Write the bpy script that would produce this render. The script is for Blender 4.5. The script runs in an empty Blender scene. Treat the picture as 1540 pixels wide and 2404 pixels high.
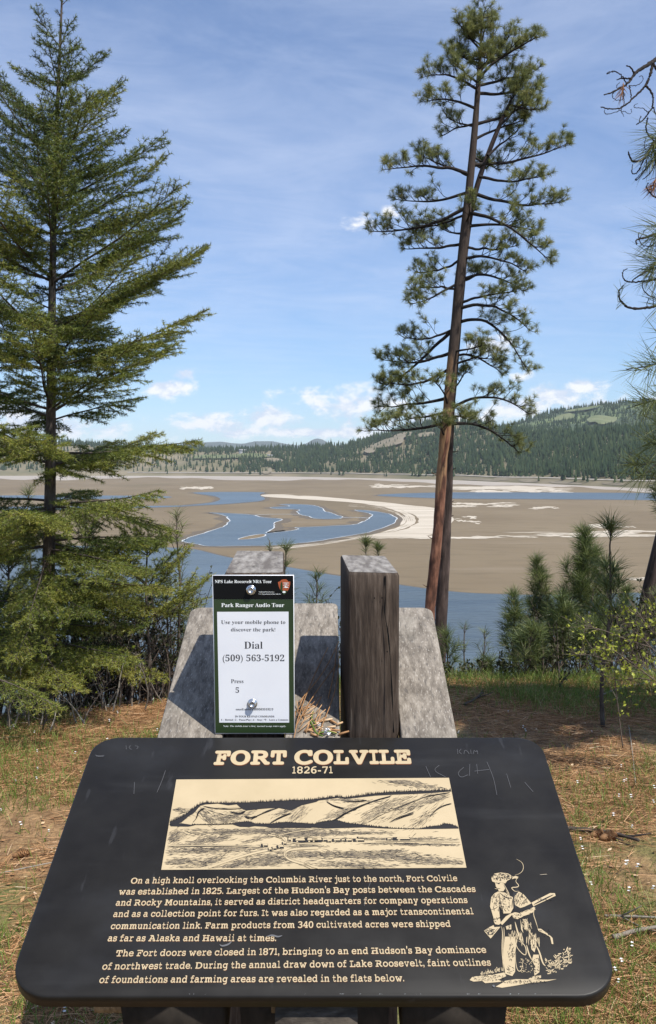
import bpy, math, random
import numpy as np
from mathutils import Vector
C = bpy.context.scene.collection
SC = bpy.context.scene
R = math.radians
# ---------------------------------------------------------------- camera
FPX, CX, CY, HORIZ = 2200.0, 770.0, 1202.0, 1090.0      # a 1540 x 2404 working frame
PITCH = math.atan((CY - HORIZ) / FPX)
EYE = np.array([0.0, 0.0, 1.6])
cam = bpy.data.cameras.new('camera')
cam.sensor_fit = 'VERTICAL'; cam.sensor_height = 36.0; cam.lens = 36.0 * FPX / 2404.0
cam.clip_start = 0.05; cam.clip_end = 80000
camo = bpy.data.objects.new('camera', cam); C.objects.link(camo)
camo.location = EYE; camo.rotation_euler = (math.pi / 2 - PITCH, 0, 0)
SC.camera = camo
# ---------------------------------------------------------------- sun, sky, exposure
SUN = np.array([-0.40, 0.36, -0.84]); SUN /= np.linalg.norm(SUN)      # the way the light travels
sel = math.asin(-SUN[2]); saz = math.atan2(-SUN[0], -SUN[1])
sl = bpy.data.lights.new('sun', 'SUN'); sl.energy = 5.0; sl.angle = R(0.53); sl.color = (1.0, 0.955, 0.88)
so = bpy.data.objects.new('sun', sl); C.objects.link(so)
so.rotation_euler = Vector(SUN).to_track_quat('-Z', 'Y').to_euler()
so.location = (5, -8, 20)
SC.view_settings.view_transform = 'Standard'; SC.view_settings.look = 'None'
SC.view_settings.gamma = 1; SC.view_settings.use_curve_mapping = False
SC.view_settings.exposure = 0.22
try:
    SC.cycles.use_denoising = True
    SC.cycles.max_bounces = 8; SC.cycles.transparent_max_bounces = 4
    SC.cycles.diffuse_bounces = 3; SC.cycles.glossy_bounces = 3; SC.cycles.volume_bounces = 1
    SC.cycles.caustics_reflective = False; SC.cycles.caustics_refractive = False
except Exception:
    pass
W = bpy.data.worlds.new('World'); SC.world = W; W.use_nodes = True
nt = W.node_tree; nt.nodes.clear()
def N(t, **k):
    n = nt.nodes.new(t)
    for a, b in k.items(): setattr(n, a, b)
    return n
def lk(a, b): nt.links.new(a, b)
def mth(op, a, b=None, c=None, clamp=False):
    n = N('ShaderNodeMath', operation=op, use_clamp=clamp)
    for i, v in enumerate((a, b, c)):
        if v is None: continue
        if hasattr(v, 'node'): lk(v, n.inputs[i])
        else: n.inputs[i].default_value = v
    return n.outputs[0]
def ramp(v, lo, hi):
    n = N('ShaderNodeMapRange', interpolation_type='SMOOTHSTEP')
    lk(v, n.inputs[0]); n.inputs[1].default_value = lo; n.inputs[2].default_value = hi
    return n.outputs[0]
def mixc(f, a, b):
    n = N('ShaderNodeMix', data_type='RGBA')
    if hasattr(f, 'node'): lk(f, n.inputs[0])
    else: n.inputs[0].default_value = f
    for i, v in ((6, a), (7, b)):
        if hasattr(v, 'node'): lk(v, n.inputs[i])
        else: n.inputs[i].default_value = (*v, 1)
    return n.outputs[2]
def noise(vec, scale, detail=5, rough=0.55, dist=0.0):
    n = N('ShaderNodeTexNoise'); lk(vec, n.inputs['Vector'])
    n.inputs['Scale'].default_value = scale; n.inputs['Detail'].default_value = detail
    n.inputs['Roughness'].default_value = rough; n.inputs['Distortion'].default_value = dist
    return n.outputs[0]
out = N('ShaderNodeOutputWorld'); bg = N('ShaderNodeBackground'); lk(bg.outputs[0], out.inputs[0])
bg.inputs[1].default_value = 0.112
sky = N('ShaderNodeTexSky', sky_type='NISHITA'); sky.sun_disc = False
sky.sun_elevation = sel; sky.sun_rotation = saz; sky.altitude = 400
sky.air_density = 1.0; sky.dust_density = 0.35; sky.ozone_density = 4.5
tc = N('ShaderNodeTexCoord'); sx = N('ShaderNodeSeparateXYZ'); lk(tc.outputs['Generated'], sx.inputs[0])
az = mth('ARCTAN2', sx.outputs[0], sx.outputs[1]); el = mth('ARCSINE', sx.outputs[2])
def vec(x, y, z=0.0):
    n = N('ShaderNodeCombineXYZ')
    for i, v in enumerate((x, y, z)):
        if hasattr(v, 'node'): lk(v, n.inputs[i])
        else: n.inputs[i].default_value = v
    return n.outputs[0]
# thin high cloud: streaks lying on a far flat layer
zz = mth('MAXIMUM', sx.outputs[2], 0.03)
u = mth('DIVIDE', sx.outputs[0], zz); v_ = mth('DIVIDE', sx.outputs[1], zz)
ur = mth('ADD', mth('MULTIPLY', u, 0.9), mth('MULTIPLY', v_, 0.35)); vr = mth('ADD', mth('MULTIPLY', u, -0.35), mth('MULTIPLY', v_, 0.9))
cir = noise(vec(mth('MULTIPLY', ur, 0.8), mth('MULTIPLY', vr, 1.1), 2.0), 1.7, 9, 0.66, 0.8)
cir2 = noise(vec(az, mth('MULTIPLY', el, 2.6), 5.0), 3.2, 6, 0.6, 0.5)
cirf = mth('ADD', mth('MULTIPLY', ramp(cir, 0.30, 0.80), 0.24), mth('MULTIPLY', ramp(cir2, 0.30, 0.85), 0.26))
cirf = mth('ADD', cirf, 0.10)
cirf = mth('MULTIPLY', cirf, mth('MULTIPLY_ADD', ramp(el, 0.0, 0.25), 0.6, 0.4), clamp=True)
tinted = mixc(1.0, sky.outputs[0], sky.outputs[0])
mul = N('ShaderNodeMix', data_type='RGBA', blend_type='MULTIPLY'); mul.inputs[0].default_value = 1.0
lk(sky.outputs[0], mul.inputs[6]); mul.inputs[7].default_value = (0.86, 1.01, 1.18, 1)
base = mixc(cirf, mul.outputs[2], (6.0, 6.7, 8.3))
# heaped clouds near the horizon, in direction space
def blob(a0, e0, ra, re):
    da = mth('DIVIDE', mth('SUBTRACT', az, a0), ra); de = mth('DIVIDE', mth('SUBTRACT', el, e0), re)
    return mth('SUBTRACT', 1.0, mth('SQRT', mth('ADD', mth('MULTIPLY', da, da), mth('MULTIPLY', de, de))))
def bl(px, py, w, h): return blob(math.atan((px - CX) / FPX), math.atan((HORIZ - py) / FPX), w / FPX, h / FPX)
blobs = [bl(800, 955, 210, 60), bl(650, 982, 140, 48), bl(480, 1000, 170, 40), bl(400, 915, 80, 30), bl(430, 880, 40, 22),
         bl(1310, 930, 120, 42), bl(1225, 955, 90, 40), bl(1360, 915, 60, 30), bl(1450, 960, 200, 34), bl(850, 530, 62, 30), 
         bl(905, 508, 34, 26), bl(1150, 815, 80, 28), bl(700, 1015, 420, 22), bl(1215, 893, 45, 20), bl(1050, 990, 260, 40), bl(40, 1000, 300, 60), bl(-500, 930, 300, 60), bl(2100, 950, 300, 60)]
m = blobs[0]
for b in blobs[1:]: m = mth('MAXIMUM', m, b)
cv = vec(mth('MULTIPLY', az, 1.0), mth('MULTIPLY', el, 1.7), 0.3)
cn = noise(cv, 26, 8, 0.62, 0.2)
cum = mth('ADD', mth('MULTIPLY', m, 0.85), mth('MULTIPLY', mth('SUBTRACT', cn, 0.5), 2.6))
cumf = ramp(cum, 0.12, 0.72)
cn2 = noise(vec(mth('ADD', az, 0.004), mth('MULTIPLY', mth('ADD', el, -0.008), 1.7), 0.3), 26, 6, 0.6, 0.2)
cshade = ramp(mth('SUBTRACT', cn, cn2), -0.10, 0.10)
ccol = mixc(cshade, (5.6, 6.2, 7.4), (8.3, 8.3, 8.4))
fin = mixc(mth('MULTIPLY', cumf, 0.92), base, ccol)
lk(fin, bg.inputs[0])

# ---------------------------------------------------------------- geometry helpers
def ray(px, py):
    a, b = (np.asarray(px, float) - CX) / FPX, -(np.asarray(py, float) - CY) / FPX
    c, s = math.cos(PITCH), math.sin(PITCH)
    return np.stack([a, c + b * s, -s + b * c], -1)
def pt(px, py, Z): return EYE + ray(px, py) * Z                  # Z: depth along the lens axis
def aty(px, py, Y):
    r = ray(px, py); return EYE + r * (Y / r[1])
def atz(px, py, z):
    r = ray(px, py); return EYE + r * ((z - EYE[2]) / r[2])
def nrm(v):
    v = np.asarray(v, float); return v / np.maximum(np.linalg.norm(v, axis=-1, keepdims=True), 1e-9)
class MB:
    def __init__(s): s.V = []; s.T = []; s.Q = []; s.n = 0; s.tint = []; s.gc = []; s.P = []
    def add(s, V, T=None, Q=None, tint=0.5, gc=None, P=None):
        V = np.asarray(V, float).reshape(-1, 3)
        if T is not None and len(T): s.T.append(np.asarray(T, np.int64).reshape(-1, 3) + s.n)
        if Q is not None and len(Q): s.Q.append(np.asarray(Q, np.int64).reshape(-1, 4) + s.n)
        if P:
            for p in P: s.P.append([i + s.n for i in p])
        t = np.asarray(tint, float)
        s.tint.append(np.full(len(V), float(t)) if t.ndim == 0 else t)
        s.gc.append(V if gc is None else np.asarray(gc, float).reshape(-1, 3))
        s.V.append(V); s.n += len(V)
    def build(s, name, mat, parent=None, smooth=False):
        V = np.concatenate(s.V) if s.V else np.zeros((0, 3)); base = np.zeros(3)
        p = parent
        while p is not None: base = base + np.array(p.location); p = p.parent
        me = bpy.data.meshes.new(name)
        T = np.concatenate(s.T) if s.T else np.zeros((0, 3), np.int64)
        Q = np.concatenate(s.Q) if s.Q else np.zeros((0, 4), np.int64)
        Pl = [i for p_ in s.P for i in p_]; Pn = [len(p_) for p_ in s.P]
        loops = np.concatenate([T.ravel(), Q.ravel(), np.array(Pl, np.int64)]).astype(np.int32)
        sizes = np.concatenate([np.full(len(T), 3), np.full(len(Q), 4), np.array(Pn, np.int64)]).astype(np.int64)
        starts = (np.cumsum(sizes) - sizes).astype(np.int32)
        me.vertices.add(len(V)); me.vertices.foreach_set('co', (V - base).astype(np.float32).ravel())
        me.loops.add(len(loops)); me.loops.foreach_set('vertex_index', loops)
        me.polygons.add(len(sizes)); me.polygons.foreach_set('loop_start', starts)
        me.update(calc_edges=True)
        a = me.attributes.new('tint', 'FLOAT', 'POINT'); a.data.foreach_set('value', np.concatenate(s.tint).astype(np.float32))
        a = me.attributes.new('gc', 'FLOAT_VECTOR', 'POINT'); a.data.foreach_set('vector', np.concatenate(s.gc).astype(np.float32).ravel())
        if smooth: me.polygons.foreach_set('use_smooth', np.ones(len(sizes), bool))
        for mm in (mat if isinstance(mat, (list, tuple)) else [mat]): me.materials.append(mm)
        o = bpy.data.objects.new(name, me); C.objects.link(o)
        if parent is not None: o.parent = parent
        return o
def thing(name, loc, label, cat, group=None):
    o = bpy.data.objects.new(name, None); C.objects.link(o); o.location = loc; o.empty_display_size = 0.1
    return tag(o, label, cat, group)
def tag(o, label, cat, group=None, kind=None):
    o['label'] = label; o['category'] = cat
    if group: o['group'] = group
    if kind: o['kind'] = kind
    return o
def tube(mb, pts, rad, sides=6, tint=0.5, cap=True):
    pts = np.asarray(pts, float); n = len(pts); rad = np.full(n, rad) if np.ndim(rad) == 0 else np.asarray(rad, float)
    tan = nrm(np.gradient(pts, axis=0)); ref = np.array([0.31, 0.17, 0.93])
    a = nrm(np.cross(tan, ref)); b = np.cross(tan, a)
    an = np.arange(sides) * 2 * math.pi / sides
    V = pts[:, None] + rad[:, None, None] * (a[:, None] * np.cos(an)[None, :, None] + b[:, None] * np.sin(an)[None, :, None])
    L = np.concatenate([[0], np.cumsum(np.linalg.norm(np.diff(pts, axis=0), axis=1))])
    gc = np.stack([np.tile(np.cos(an) * rad.mean(), (n, 1)), np.tile(np.sin(an) * rad.mean(), (n, 1)), np.tile(L[:, None], (1, sides))], -1)
    i = np.arange(n - 1)[:, None] * sides; j = np.arange(sides)[None]; k = (j + 1) % sides
    Q = np.stack([i + j, i + k, i + sides + k, i + sides + j], -1).reshape(-1, 4)
    mb.add(V, Q=Q, tint=tint, gc=gc, P=[list(range(sides))[::-1], [(n - 1) * sides + q for q in range(sides)]] if cap else None)
def segs(mb, S, E, r0, r1, tint=0.5):
    S = np.asarray(S, float); E = np.asarray(E, float); n = len(S)
    if not n: return
    d = nrm(E - S); a = nrm(np.cross(d, np.array([0.3, 0.5, 0.81]))); b = np.cross(d, a)
    an = np.arange(3) * 2 * math.pi / 3
    ring = a[:, None] * np.cos(an)[None, :, None] + b[:, None] * np.sin(an)[None, :, None]
    r0 = np.broadcast_to(r0, n); r1 = np.broadcast_to(r1, n)
    V = np.concatenate([S[:, None] + ring * r0[:, None, None], E[:, None] + ring * r1[:, None, None]], 1)
    q = np.array([[0, 1, 4, 3], [1, 2, 5, 4], [2, 0, 3, 5]])
    mb.add(V, Q=(np.arange(n)[:, None, None] * 6 + q[None]).reshape(-1, 4), tint=tint)
def blades(mb, B, D, L, w, tint, bend=0.0, rs=None):
    """thin leaves from points B along D; with bend they get a second, drooping length"""
    n = len(B)
    if not n: return
    rs = rs or np.random.RandomState(1)
    side = nrm(np.cross(D, rs.normal(size=(n, 3)))); L = np.broadcast_to(L, n)[:, None]; w = np.broadcast_to(w, n)[:, None] / 2
    t = np.broadcast_to(tint, n)
    if bend == 0:
        V = np.stack([B - side * w, B + side * w, B + D * L], 1)
        mb.add(V, T=np.arange(n * 3).reshape(-1, 3), tint=np.repeat(t, 3))
    else:
        m_ = B + D * L * 0.55; e = m_ + nrm(D + np.array([0, 0, -1.0]) * bend * rs.uniform(.3, 1.3, (n, 1))) * L * 0.45
        V = np.stack([B - side * w, B + side * w, m_ + side * w * 0.8, m_ - side * w * 0.8, e], 1)
        k = np.arange(n)[:, None] * 5
        mb.add(V, T=k + np.array([[3, 2, 4]]), Q=k + np.array([[0, 1, 2, 3]]), tint=np.repeat(t, 5))
def seg_needles(mb, S, E, per_m, L, w, ang, rs, tint=(0.2, 0.8), flat=0.0, bend=0.0, tseg=None, updark=0):
    S = np.asarray(S, float); E = np.asarray(E, float)
    if not len(S): return
    ln = np.linalg.norm(E - S, axis=1); cnt = np.maximum(1, rs.poisson(ln * per_m)); idx = np.repeat(np.arange(len(S)), cnt); n = len(idx)
    d = nrm(E - S)[idx]; p = S[idx] + (E - S)[idx] * rs.uniform(0, 1, (n, 1))
    rnd = nrm(rs.normal(size=(n, 3)) * np.array([1, 1, 1 - flat])); perp = nrm(rnd - d * (rnd * d).sum(1, keepdims=True))
    a = np.radians(rs.normal(ang, 14, n))[:, None]
    D = nrm(d * np.cos(a) + perp * np.sin(a))
    t = rs.uniform(tint[0], tint[1], n)
    if tseg is not None: t = np.clip(t + np.asarray(tseg)[idx], 0, 1)
    blades(mb, p, D, L * rs.uniform(0.7, 1.15, n), w, t, bend, rs)
def vnoise(x, y, seed=0):
    """smooth value noise in numpy"""
    x = np.asarray(x, float); y = np.asarray(y, float)
    xi = np.floor(x).astype(np.int64); yi = np.floor(y).astype(np.int64); fx = x - xi; fy = y - yi
    fx = fx * fx * (3 - 2 * fx); fy = fy * fy * (3 - 2 * fy)
    def h(a, b):
        v = (a * 374761393 + b * 668265263 + seed * 974634521) & 0xffffffff
        v = ((v ^ (v >> 13)) * 1274126177) & 0xffffffff
        return ((v ^ (v >> 16)) & 0xffff) / 65535.0
    return (h(xi, yi) * (1 - fx) + h(xi + 1, yi) * fx) * (1 - fy) + (h(xi, yi + 1) * (1 - fx) + h(xi + 1, yi + 1) * fx) * fy
def fbm(x, y, seed=0, oct=4):
    s = 0; a = 0.5
    for o in range(oct): s = s + a * (vnoise(x * 2 ** o, y * 2 ** o, seed + o) - 0.5) * 2; a *= 0.5
    return s
def smooth_poly(pts, it=2):
    p = np.asarray(pts, float)
    for _ in range(it):
        q = np.roll(p, -1, 0); p = np.stack([p * .75 + q * .25, p * .25 + q * .75], 1).reshape(-1, 2)
    return p
def smooth_line(pts, it=2):
    p = np.asarray(pts, float)
    for _ in range(it):
        a = p[:-1] * .75 + p[1:] * .25; b = p[:-1] * .25 + p[1:] * .75
        p = np.concatenate([p[:1], np.stack([a, b], 1).reshape(-1, p.shape[1]), p[-1:]])
    return p

# ---------------------------------------------------------------- materials
def mat(name, cols=((0, (.5, .5, .5)), (1, (.5, .5, .5))), scale=5, detail=5, rough=0.8, bump=0.0, bscale=None, coords='Object', stretch=(1, 1, 1),
        src='noise', spec=0.3, metal=0.0, trans=0.0, mix2=None, dist=0.0, nrough=0.55, coat=0.0, roughvar=None):
    m = bpy.data.materials.new(name); m.use_nodes = True; t = m.node_tree; t.nodes.clear()
    o = t.nodes.new('ShaderNodeOutputMaterial'); p = t.nodes.new('ShaderNodeBsdfPrincipled'); t.links.new(p.outputs[0], o.inputs[0])
    p.inputs['Roughness'].default_value = rough; p.inputs['Specular IOR Level'].default_value = spec; p.inputs['Metallic'].default_value = metal
    if coat: p.inputs['Coat Weight'].default_value = coat
    if coords == 'gc':
        c = t.nodes.new('ShaderNodeAttribute'); c.attribute_name = 'gc'; cv = c.outputs['Vector']
    else:
        c = t.nodes.new('ShaderNodeTexCoord'); cv = c.outputs[coords]
    mp = t.nodes.new('ShaderNodeMapping'); mp.inputs['Scale'].default_value = stretch; t.links.new(cv, mp.inputs[0]); vv = mp.outputs[0]
    nz = t.nodes.new('ShaderNodeTexNoise'); nz.inputs['Scale'].default_value = scale; nz.inputs['Detail'].default_value = detail
    nz.inputs['Distortion'].default_value = dist; nz.inputs['Roughness'].default_value = nrough; t.links.new(vv, nz.inputs['Vector'])
    if src == 'tint':
        at = t.nodes.new('ShaderNodeAttribute'); at.attribute_name = 'tint'; fac = at.outputs['Fac']
    else: fac = nz.outputs[0]
    rp = t.nodes.new('ShaderNodeValToRGB'); t.links.new(fac, rp.inputs[0])
    e = rp.color_ramp.elements
    while len(e) < len(cols): e.new(0.5)
    for el_, (ps, cc) in zip(e, cols): el_.position = ps; el_.color = (*cc, 1)
    col = rp.outputs[0]
    if mix2:
        for (sc2, st2, lo, hi, c2, amt) in mix2:
            mp2 = t.nodes.new('ShaderNodeMapping'); mp2.inputs['Scale'].default_value = st2; t.links.new(cv, mp2.inputs[0])
            n2 = t.nodes.new('ShaderNodeTexNoise'); n2.inputs['Scale'].default_value = sc2; n2.inputs['Detail'].default_value = 5; t.links.new(mp2.outputs[0], n2.inputs['Vector'])
            mr = t.nodes.new('ShaderNodeMapRange'); mr.interpolation_type = 'SMOOTHSTEP'; t.links.new(n2.outputs[0], mr.inputs[0])
            mr.inputs[1].default_value = lo; mr.inputs[2].default_value = hi; mr.inputs[4].default_value = amt
            mx = t.nodes.new('ShaderNodeMix'); mx.data_type = 'RGBA'; t.links.new(mr.outputs[0], mx.inputs[0]); t.links.new(col, mx.inputs[6]); mx.inputs[7].default_value = (*c2, 1)
            col = mx.outputs[2]
    t.links.new(col, p.inputs['Base Color'])
    if roughvar:
        mr = t.nodes.new('ShaderNodeMapRange'); t.links.new(nz.outputs[0], mr.inputs[0]); mr.inputs[1].default_value = .3; mr.inputs[2].default_value = .7
        mr.inputs[3].default_value = roughvar[0]; mr.inputs[4].default_value = roughvar[1]; t.links.new(mr.outputs[0], p.inputs['Roughness'])
    if bump:
        nb = nz
        if bscale:
            nb = t.nodes.new('ShaderNodeTexNoise'); nb.inputs['Scale'].default_value = bscale; nb.inputs['Detail'].default_value = 6; t.links.new(vv, nb.inputs['Vector'])
        bp = t.nodes.new('ShaderNodeBump'); bp.inputs['Strength'].default_value = 1; bp.inputs['Distance'].default_value = bump
        t.links.new(nb.outputs[0], bp.inputs['Height']); t.links.new(bp.outputs[0], p.inputs['Normal'])
    if trans:
        tr = t.nodes.new('ShaderNodeBsdfTranslucent'); t.links.new(col, tr.inputs[0]); ms = t.nodes.new('ShaderNodeMixShader'); ms.inputs[0].default_value = trans
        t.links.new(p.outputs[0], ms.inputs[1]); t.links.new(tr.outputs[0], ms.inputs[2]); t.links.new(ms.outputs[0], o.inputs[0])
    return m
def plain(name, c, rough=0.6, **k): return mat(name, ((0, c), (1, c)), rough=rough, **k)
M = {}
M['ground'] = mat('needle litter soil', ((.25, (.050, .030, .016)), (.45, (.20, .115, .052)), (.6, (.34, .21, .10)), (.8, (.46, .31, .17))), scale=9, detail=9, nrough=.75, bump=.03, bscale=30,
                  mix2=((1.1, (1, 1, 1), .47, .62, (.095, .13, .03), .8), (2.3, (1, 1, 1), .54, .68, (.075, .05, .03), .6), (60, (1, 5, 1), .52, .7, (.42, .27, .15), .6), (45, (5, 1, 1), .55, .7, (.05, .03, .018), .6)))
M['mud'] = mat('lake bed silt', ((.3, (.155, .115, .066)), (.5, (.180, .136, .080)), (.7, (.205, .158, .096))), scale=.012, detail=7, rough=.9, stretch=(1, .5, 1),
               mix2=((.006, (1, .35, 1), .52, .72, (.14, .11, .06), .8), (.02, (.35, 1.6, 1), .58, .8, (.25, .20, .14), .5), (.09, (.6, 1.4, 1), .48, .7, (.125, .095, .055), .45)))
M['sand'] = mat('dry pale sand', ((.3, (.42, .36, .275)), (.55, (.52, .455, .36)), (.8, (.58, .52, .425))), scale=.03, detail=6, rough=.9, stretch=(.5, 1.5, 1),
                mix2=((.05, (.3, 2.2, 1), .5, .68, (.30, .25, .175), .55),))
M['beach'] = mat('pale shore beach', ((.3, (.29, .25, .205)), (.7, (.40, .355, .30))), scale=.02, detail=6, rough=.9, stretch=(.5, 2, 1))
M['rim'] = plain('dried salt rim', (.50, .52, .52), .8)
M['hill'] = mat('dry grass hillside', ((.3, (.10, .105, .05)), (.5, (.17, .145, .085)), (.7, (.23, .19, .125))), scale=.006, detail=8, rough=.95)
M['backhill'] = mat('forested back hill', ((.35, (.035, .055, .03)), (.52, (.06, .085, .04)), (.62, (.15, .19, .075)), (.75, (.18, .21, .09))), scale=.0035, detail=6, rough=.95)
M['far'] = plain('far mountain', (.05, .065, .05), .95)
M['cliff'] = mat('eroded bank', ((.3, (.30, .27, .22)), (.7, (.5, .46, .40))), scale=.08, detail=6, rough=.95)
M['forest'] = mat('distant conifers', ((0, (.010, .022, .010)), (.5, (.022, .040, .017)), (1, (.050, .068, .028))), src='tint', rough=.9, spec=.1)
def upper_dark(m, col, tan):  # trunk shading put into the bark colour: dark upper part above a tan band
    t = m.node_tree; p = next(n for n in t.nodes if n.type == 'BSDF_PRINCIPLED'); src = p.inputs['Base Color'].links[0].from_socket
    at = t.nodes.new('ShaderNodeAttribute'); at.attribute_name = 'tint'; nz = t.nodes.new('ShaderNodeTexNoise'); nz.inputs['Scale'].default_value = 2.0; nz.inputs['Detail'].default_value = 6
    c = t.nodes.new('ShaderNodeAttribute'); c.attribute_name = 'gc'; mp = t.nodes.new('ShaderNodeMapping'); mp.inputs['Scale'].default_value = (3, 3, .35); t.links.new(c.outputs['Vector'], mp.inputs[0]); t.links.new(mp.outputs[0], nz.inputs['Vector'])
    def rng(sock, a, b):
        r = t.nodes.new('ShaderNodeMapRange'); r.interpolation_type = 'SMOOTHSTEP'; t.links.new(sock, r.inputs[0]); r.inputs[1].default_value = a; r.inputs[2].default_value = b; return r.outputs[0]
    def mx(f, a, b):
        r = t.nodes.new('ShaderNodeMix'); r.data_type = 'RGBA'; t.links.new(f, r.inputs[0]); t.links.new(a, r.inputs[6]); r.inputs[7].default_value = (*b, 1); return r.outputs[2]
    add = t.nodes.new('ShaderNodeMath'); add.operation = 'MULTIPLY_ADD'; t.links.new(nz.outputs[0], add.inputs[0]); add.inputs[1].default_value = .5; t.links.new(at.outputs['Fac'], add.inputs[2])
    tn = mx(rng(add.outputs[0], .585, .61), src, tan); fin_ = mx(rng(add.outputs[0], .66, .78), tn, col); t.links.new(fin_, p.inputs['Base Color'])
def water(name, col, bump, scale, rough):
    return mat(name, ((0, col), (1, col)), rough=rough, spec=.5, bump=bump, scale=scale, detail=4, stretch=(.6, 1.6, 1), mix2=((.012, (.5, 1.8, 1), .42, .66, (.075, .10, .115), .8), (.05, (.3, 2.2, 1), .5, .7, (.02, .035, .05), .5)))  # broad colour patches paint varying sky reflection into the water
M['water'] = water('river water', (.055, .070, .072), .45, .35, .30)
M['post'] = mat('brown weathered post', ((.3, (.020, .014, .0105)), (.5, (.062, .044, .032)), (.7, (.14, .107, .082))), scale=16, detail=8, nrough=.65, coords='gc', stretch=(6, 6, .55), bump=.004, rough=.85,
                mix2=((3, (1, 1, 1), .5, .7, (.03, .02, .014), .6), (40, (4, 4, .3), .62, .72, (.2, .16, .12), .5)))
M['posttop'] = mat('grey end grain', ((.3, (.10, .09, .08)), (.5, (.22, .20, .18)), (.7, (.34, .32, .29))), scale=30, detail=8, coords='gc', stretch=(2.2, .8, 1), bump=.004, rough=.9,
                   mix2=((7, (3, .6, 1), .5, .66, (.10, .085, .075), .8), (120, (1, 1, 1), .62, .7, (.42, .40, .28), .6), (16, (1, 1, 1), .6, .72, (.07, .062, .055), .6)))
M['board'] = mat('grey weathered board', ((.28, (.085, .071, .056)), (.46, (.195, .168, .136)), (.6, (.295, .258, .212)), (.75, (.43, .385, .325))), scale=24, detail=9, nrough=.7, coords='gc', stretch=(2.6, .75, 1), bump=.003, rough=.9,
                 mix2=((130, (2.2, .6, 1), .56, .70, (.46, .42, .365), .65), (70, (2.2, .4, 1), .57, .68, (.10, .09, .08), .75), (5, (1, 1, 1), .55, .75, (.20, .185, .15), .5)))
M['darkwood'] = mat('wood in painted shade', ((.3, (.012, .010, .008)), (.7, (.035, .028, .022))), scale=20, detail=6, coords='gc', stretch=(3, 1, 1), rough=.8)  # near-black colour carries the shade beneath the panel
M['endgrain'] = mat('rough beam end', ((.3, (.04, .033, .027)), (.6, (.09, .075, .06)), (.75, (.15, .13, .11))), scale=40, detail=7, coords='gc', stretch=(1, 3, 1), rough=.9, bump=.003)
M['panel'] = mat('dark enamel panel', ((.35, (.0105, .0090, .0072)), (.65, (.016, .0145, .0125))), scale=9, detail=8, coords='gc', rough=.5, spec=.24, roughvar=(.34, .52),
                 mix2=((3.2, (1, 1.4, 1), .5, .75, (.030, .030, .031), .7), (6, (.35, 2.5, 1), .55, .8, (.035, .034, .033), .6), (38, (1, .2, 1), .66, .72, (.06, .06, .063), .25)))
M['paneledge'] = plain('black panel edge', (.012, .012, .014), .45)
M['cream'] = mat('cream lettering enamel', ((.3, (.44, .345, .205)), (.7, (.50, .395, .24))), scale=12, detail=6, coords='gc', rough=.5, spec=.4)
M['rustline'] = plain('brown edge under lettering', (.16, .05, .02), .6)
M['ink'] = plain('printed ink', (.020, .018, .018), .55)
M['wash'] = mat('grey ink wash', ((.35, (.13, .105, .075)), (.65, (.30, .24, .155))), scale=60, detail=4, coords='gc', rough=.55)
M['scratch'] = plain('pale scratch', (.115, .115, .118), .6)
M['white'] = mat('white sign face', ((.3, (.70, .71, .74)), (.7, (.75, .76, .78))), scale=8, coords='gc', rough=.4, spec=.5)
M['black'] = plain('black sign band', (.006, .006, .006), .4, spec=.12)
M['green'] = mat('olive green sign face', ((.3, (.016, .032, .008)), (.7, (.022, .042, .011))), scale=10, coords='gc', rough=.35, spec=.5)
M['whitetxt'] = plain('white print', (.82, .84, .82), .5)
M['greytxt'] = plain('dark print', (.035, .035, .04), .5)
M['emblem'] = plain('emblem brown', (.36, .085, .03), .5)
M['emblemgreen'] = plain('emblem dark green', (.015, .05, .015), .5)
M['steel'] = mat('bolt steel', ((.3, (.55, .55, .56)), (.7, (.72, .72, .72))), scale=60, rough=.25, metal=1.0)
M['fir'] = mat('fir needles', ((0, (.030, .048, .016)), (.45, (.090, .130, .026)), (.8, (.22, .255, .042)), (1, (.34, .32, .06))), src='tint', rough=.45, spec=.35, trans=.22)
M['pine'] = mat('pine needles', ((0, (.09, .115, .042)), (.5, (.23, .25, .085)), (.85, (.40, .39, .13)), (1, (.46, .36, .14))), src='tint', rough=.42, spec=.4, trans=.42)
M['deadneedle'] = mat('brown dead needles', ((0, (.12, .05, .02)), (1, (.36, .17, .07))), src='tint', rough=.7)
M['sapling'] = mat('young pine needles', ((0, (.055, .082, .028)), (.5, (.14, .18, .055)), (.9, (.26, .27, .085)), (1, (.32, .18, .07))), src='tint', rough=.42, spec=.4, trans=.3)
M['leaf'] = mat('fresh leaves', ((0, (.20, .25, .03)), (1, (.50, .52, .08))), src='tint', rough=.45, trans=.35)
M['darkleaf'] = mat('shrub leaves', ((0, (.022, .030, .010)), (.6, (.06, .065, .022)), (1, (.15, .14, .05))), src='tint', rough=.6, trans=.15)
M['bark'] = mat('grey brown bark', ((.3, (.035, .026, .02)), (.5, (.085, .066, .052)), (.7, (.17, .14, .115))), scale=14, detail=7, coords='gc', stretch=(3, 3, .6), bump=.006, rough=.9)
M['pinebark'] = mat('red plated pine bark', ((.32, (.022, .015, .012)), (.45, (.10, .045, .028)), (.58, (.22, .10, .06)), (.75, (.34, .19, .12))), scale=3.4, detail=8, nrough=.65, coords='gc', stretch=(2.2, 2.2, .5), bump=.05, bscale=5, rough=.9,
                    mix2=((1.3, (1, 1, .4), .52, .7, (.05, .035, .028), .75),))
upper_dark(M['pinebark'], (.060, .043, .034), (.27, .155, .08))
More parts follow.
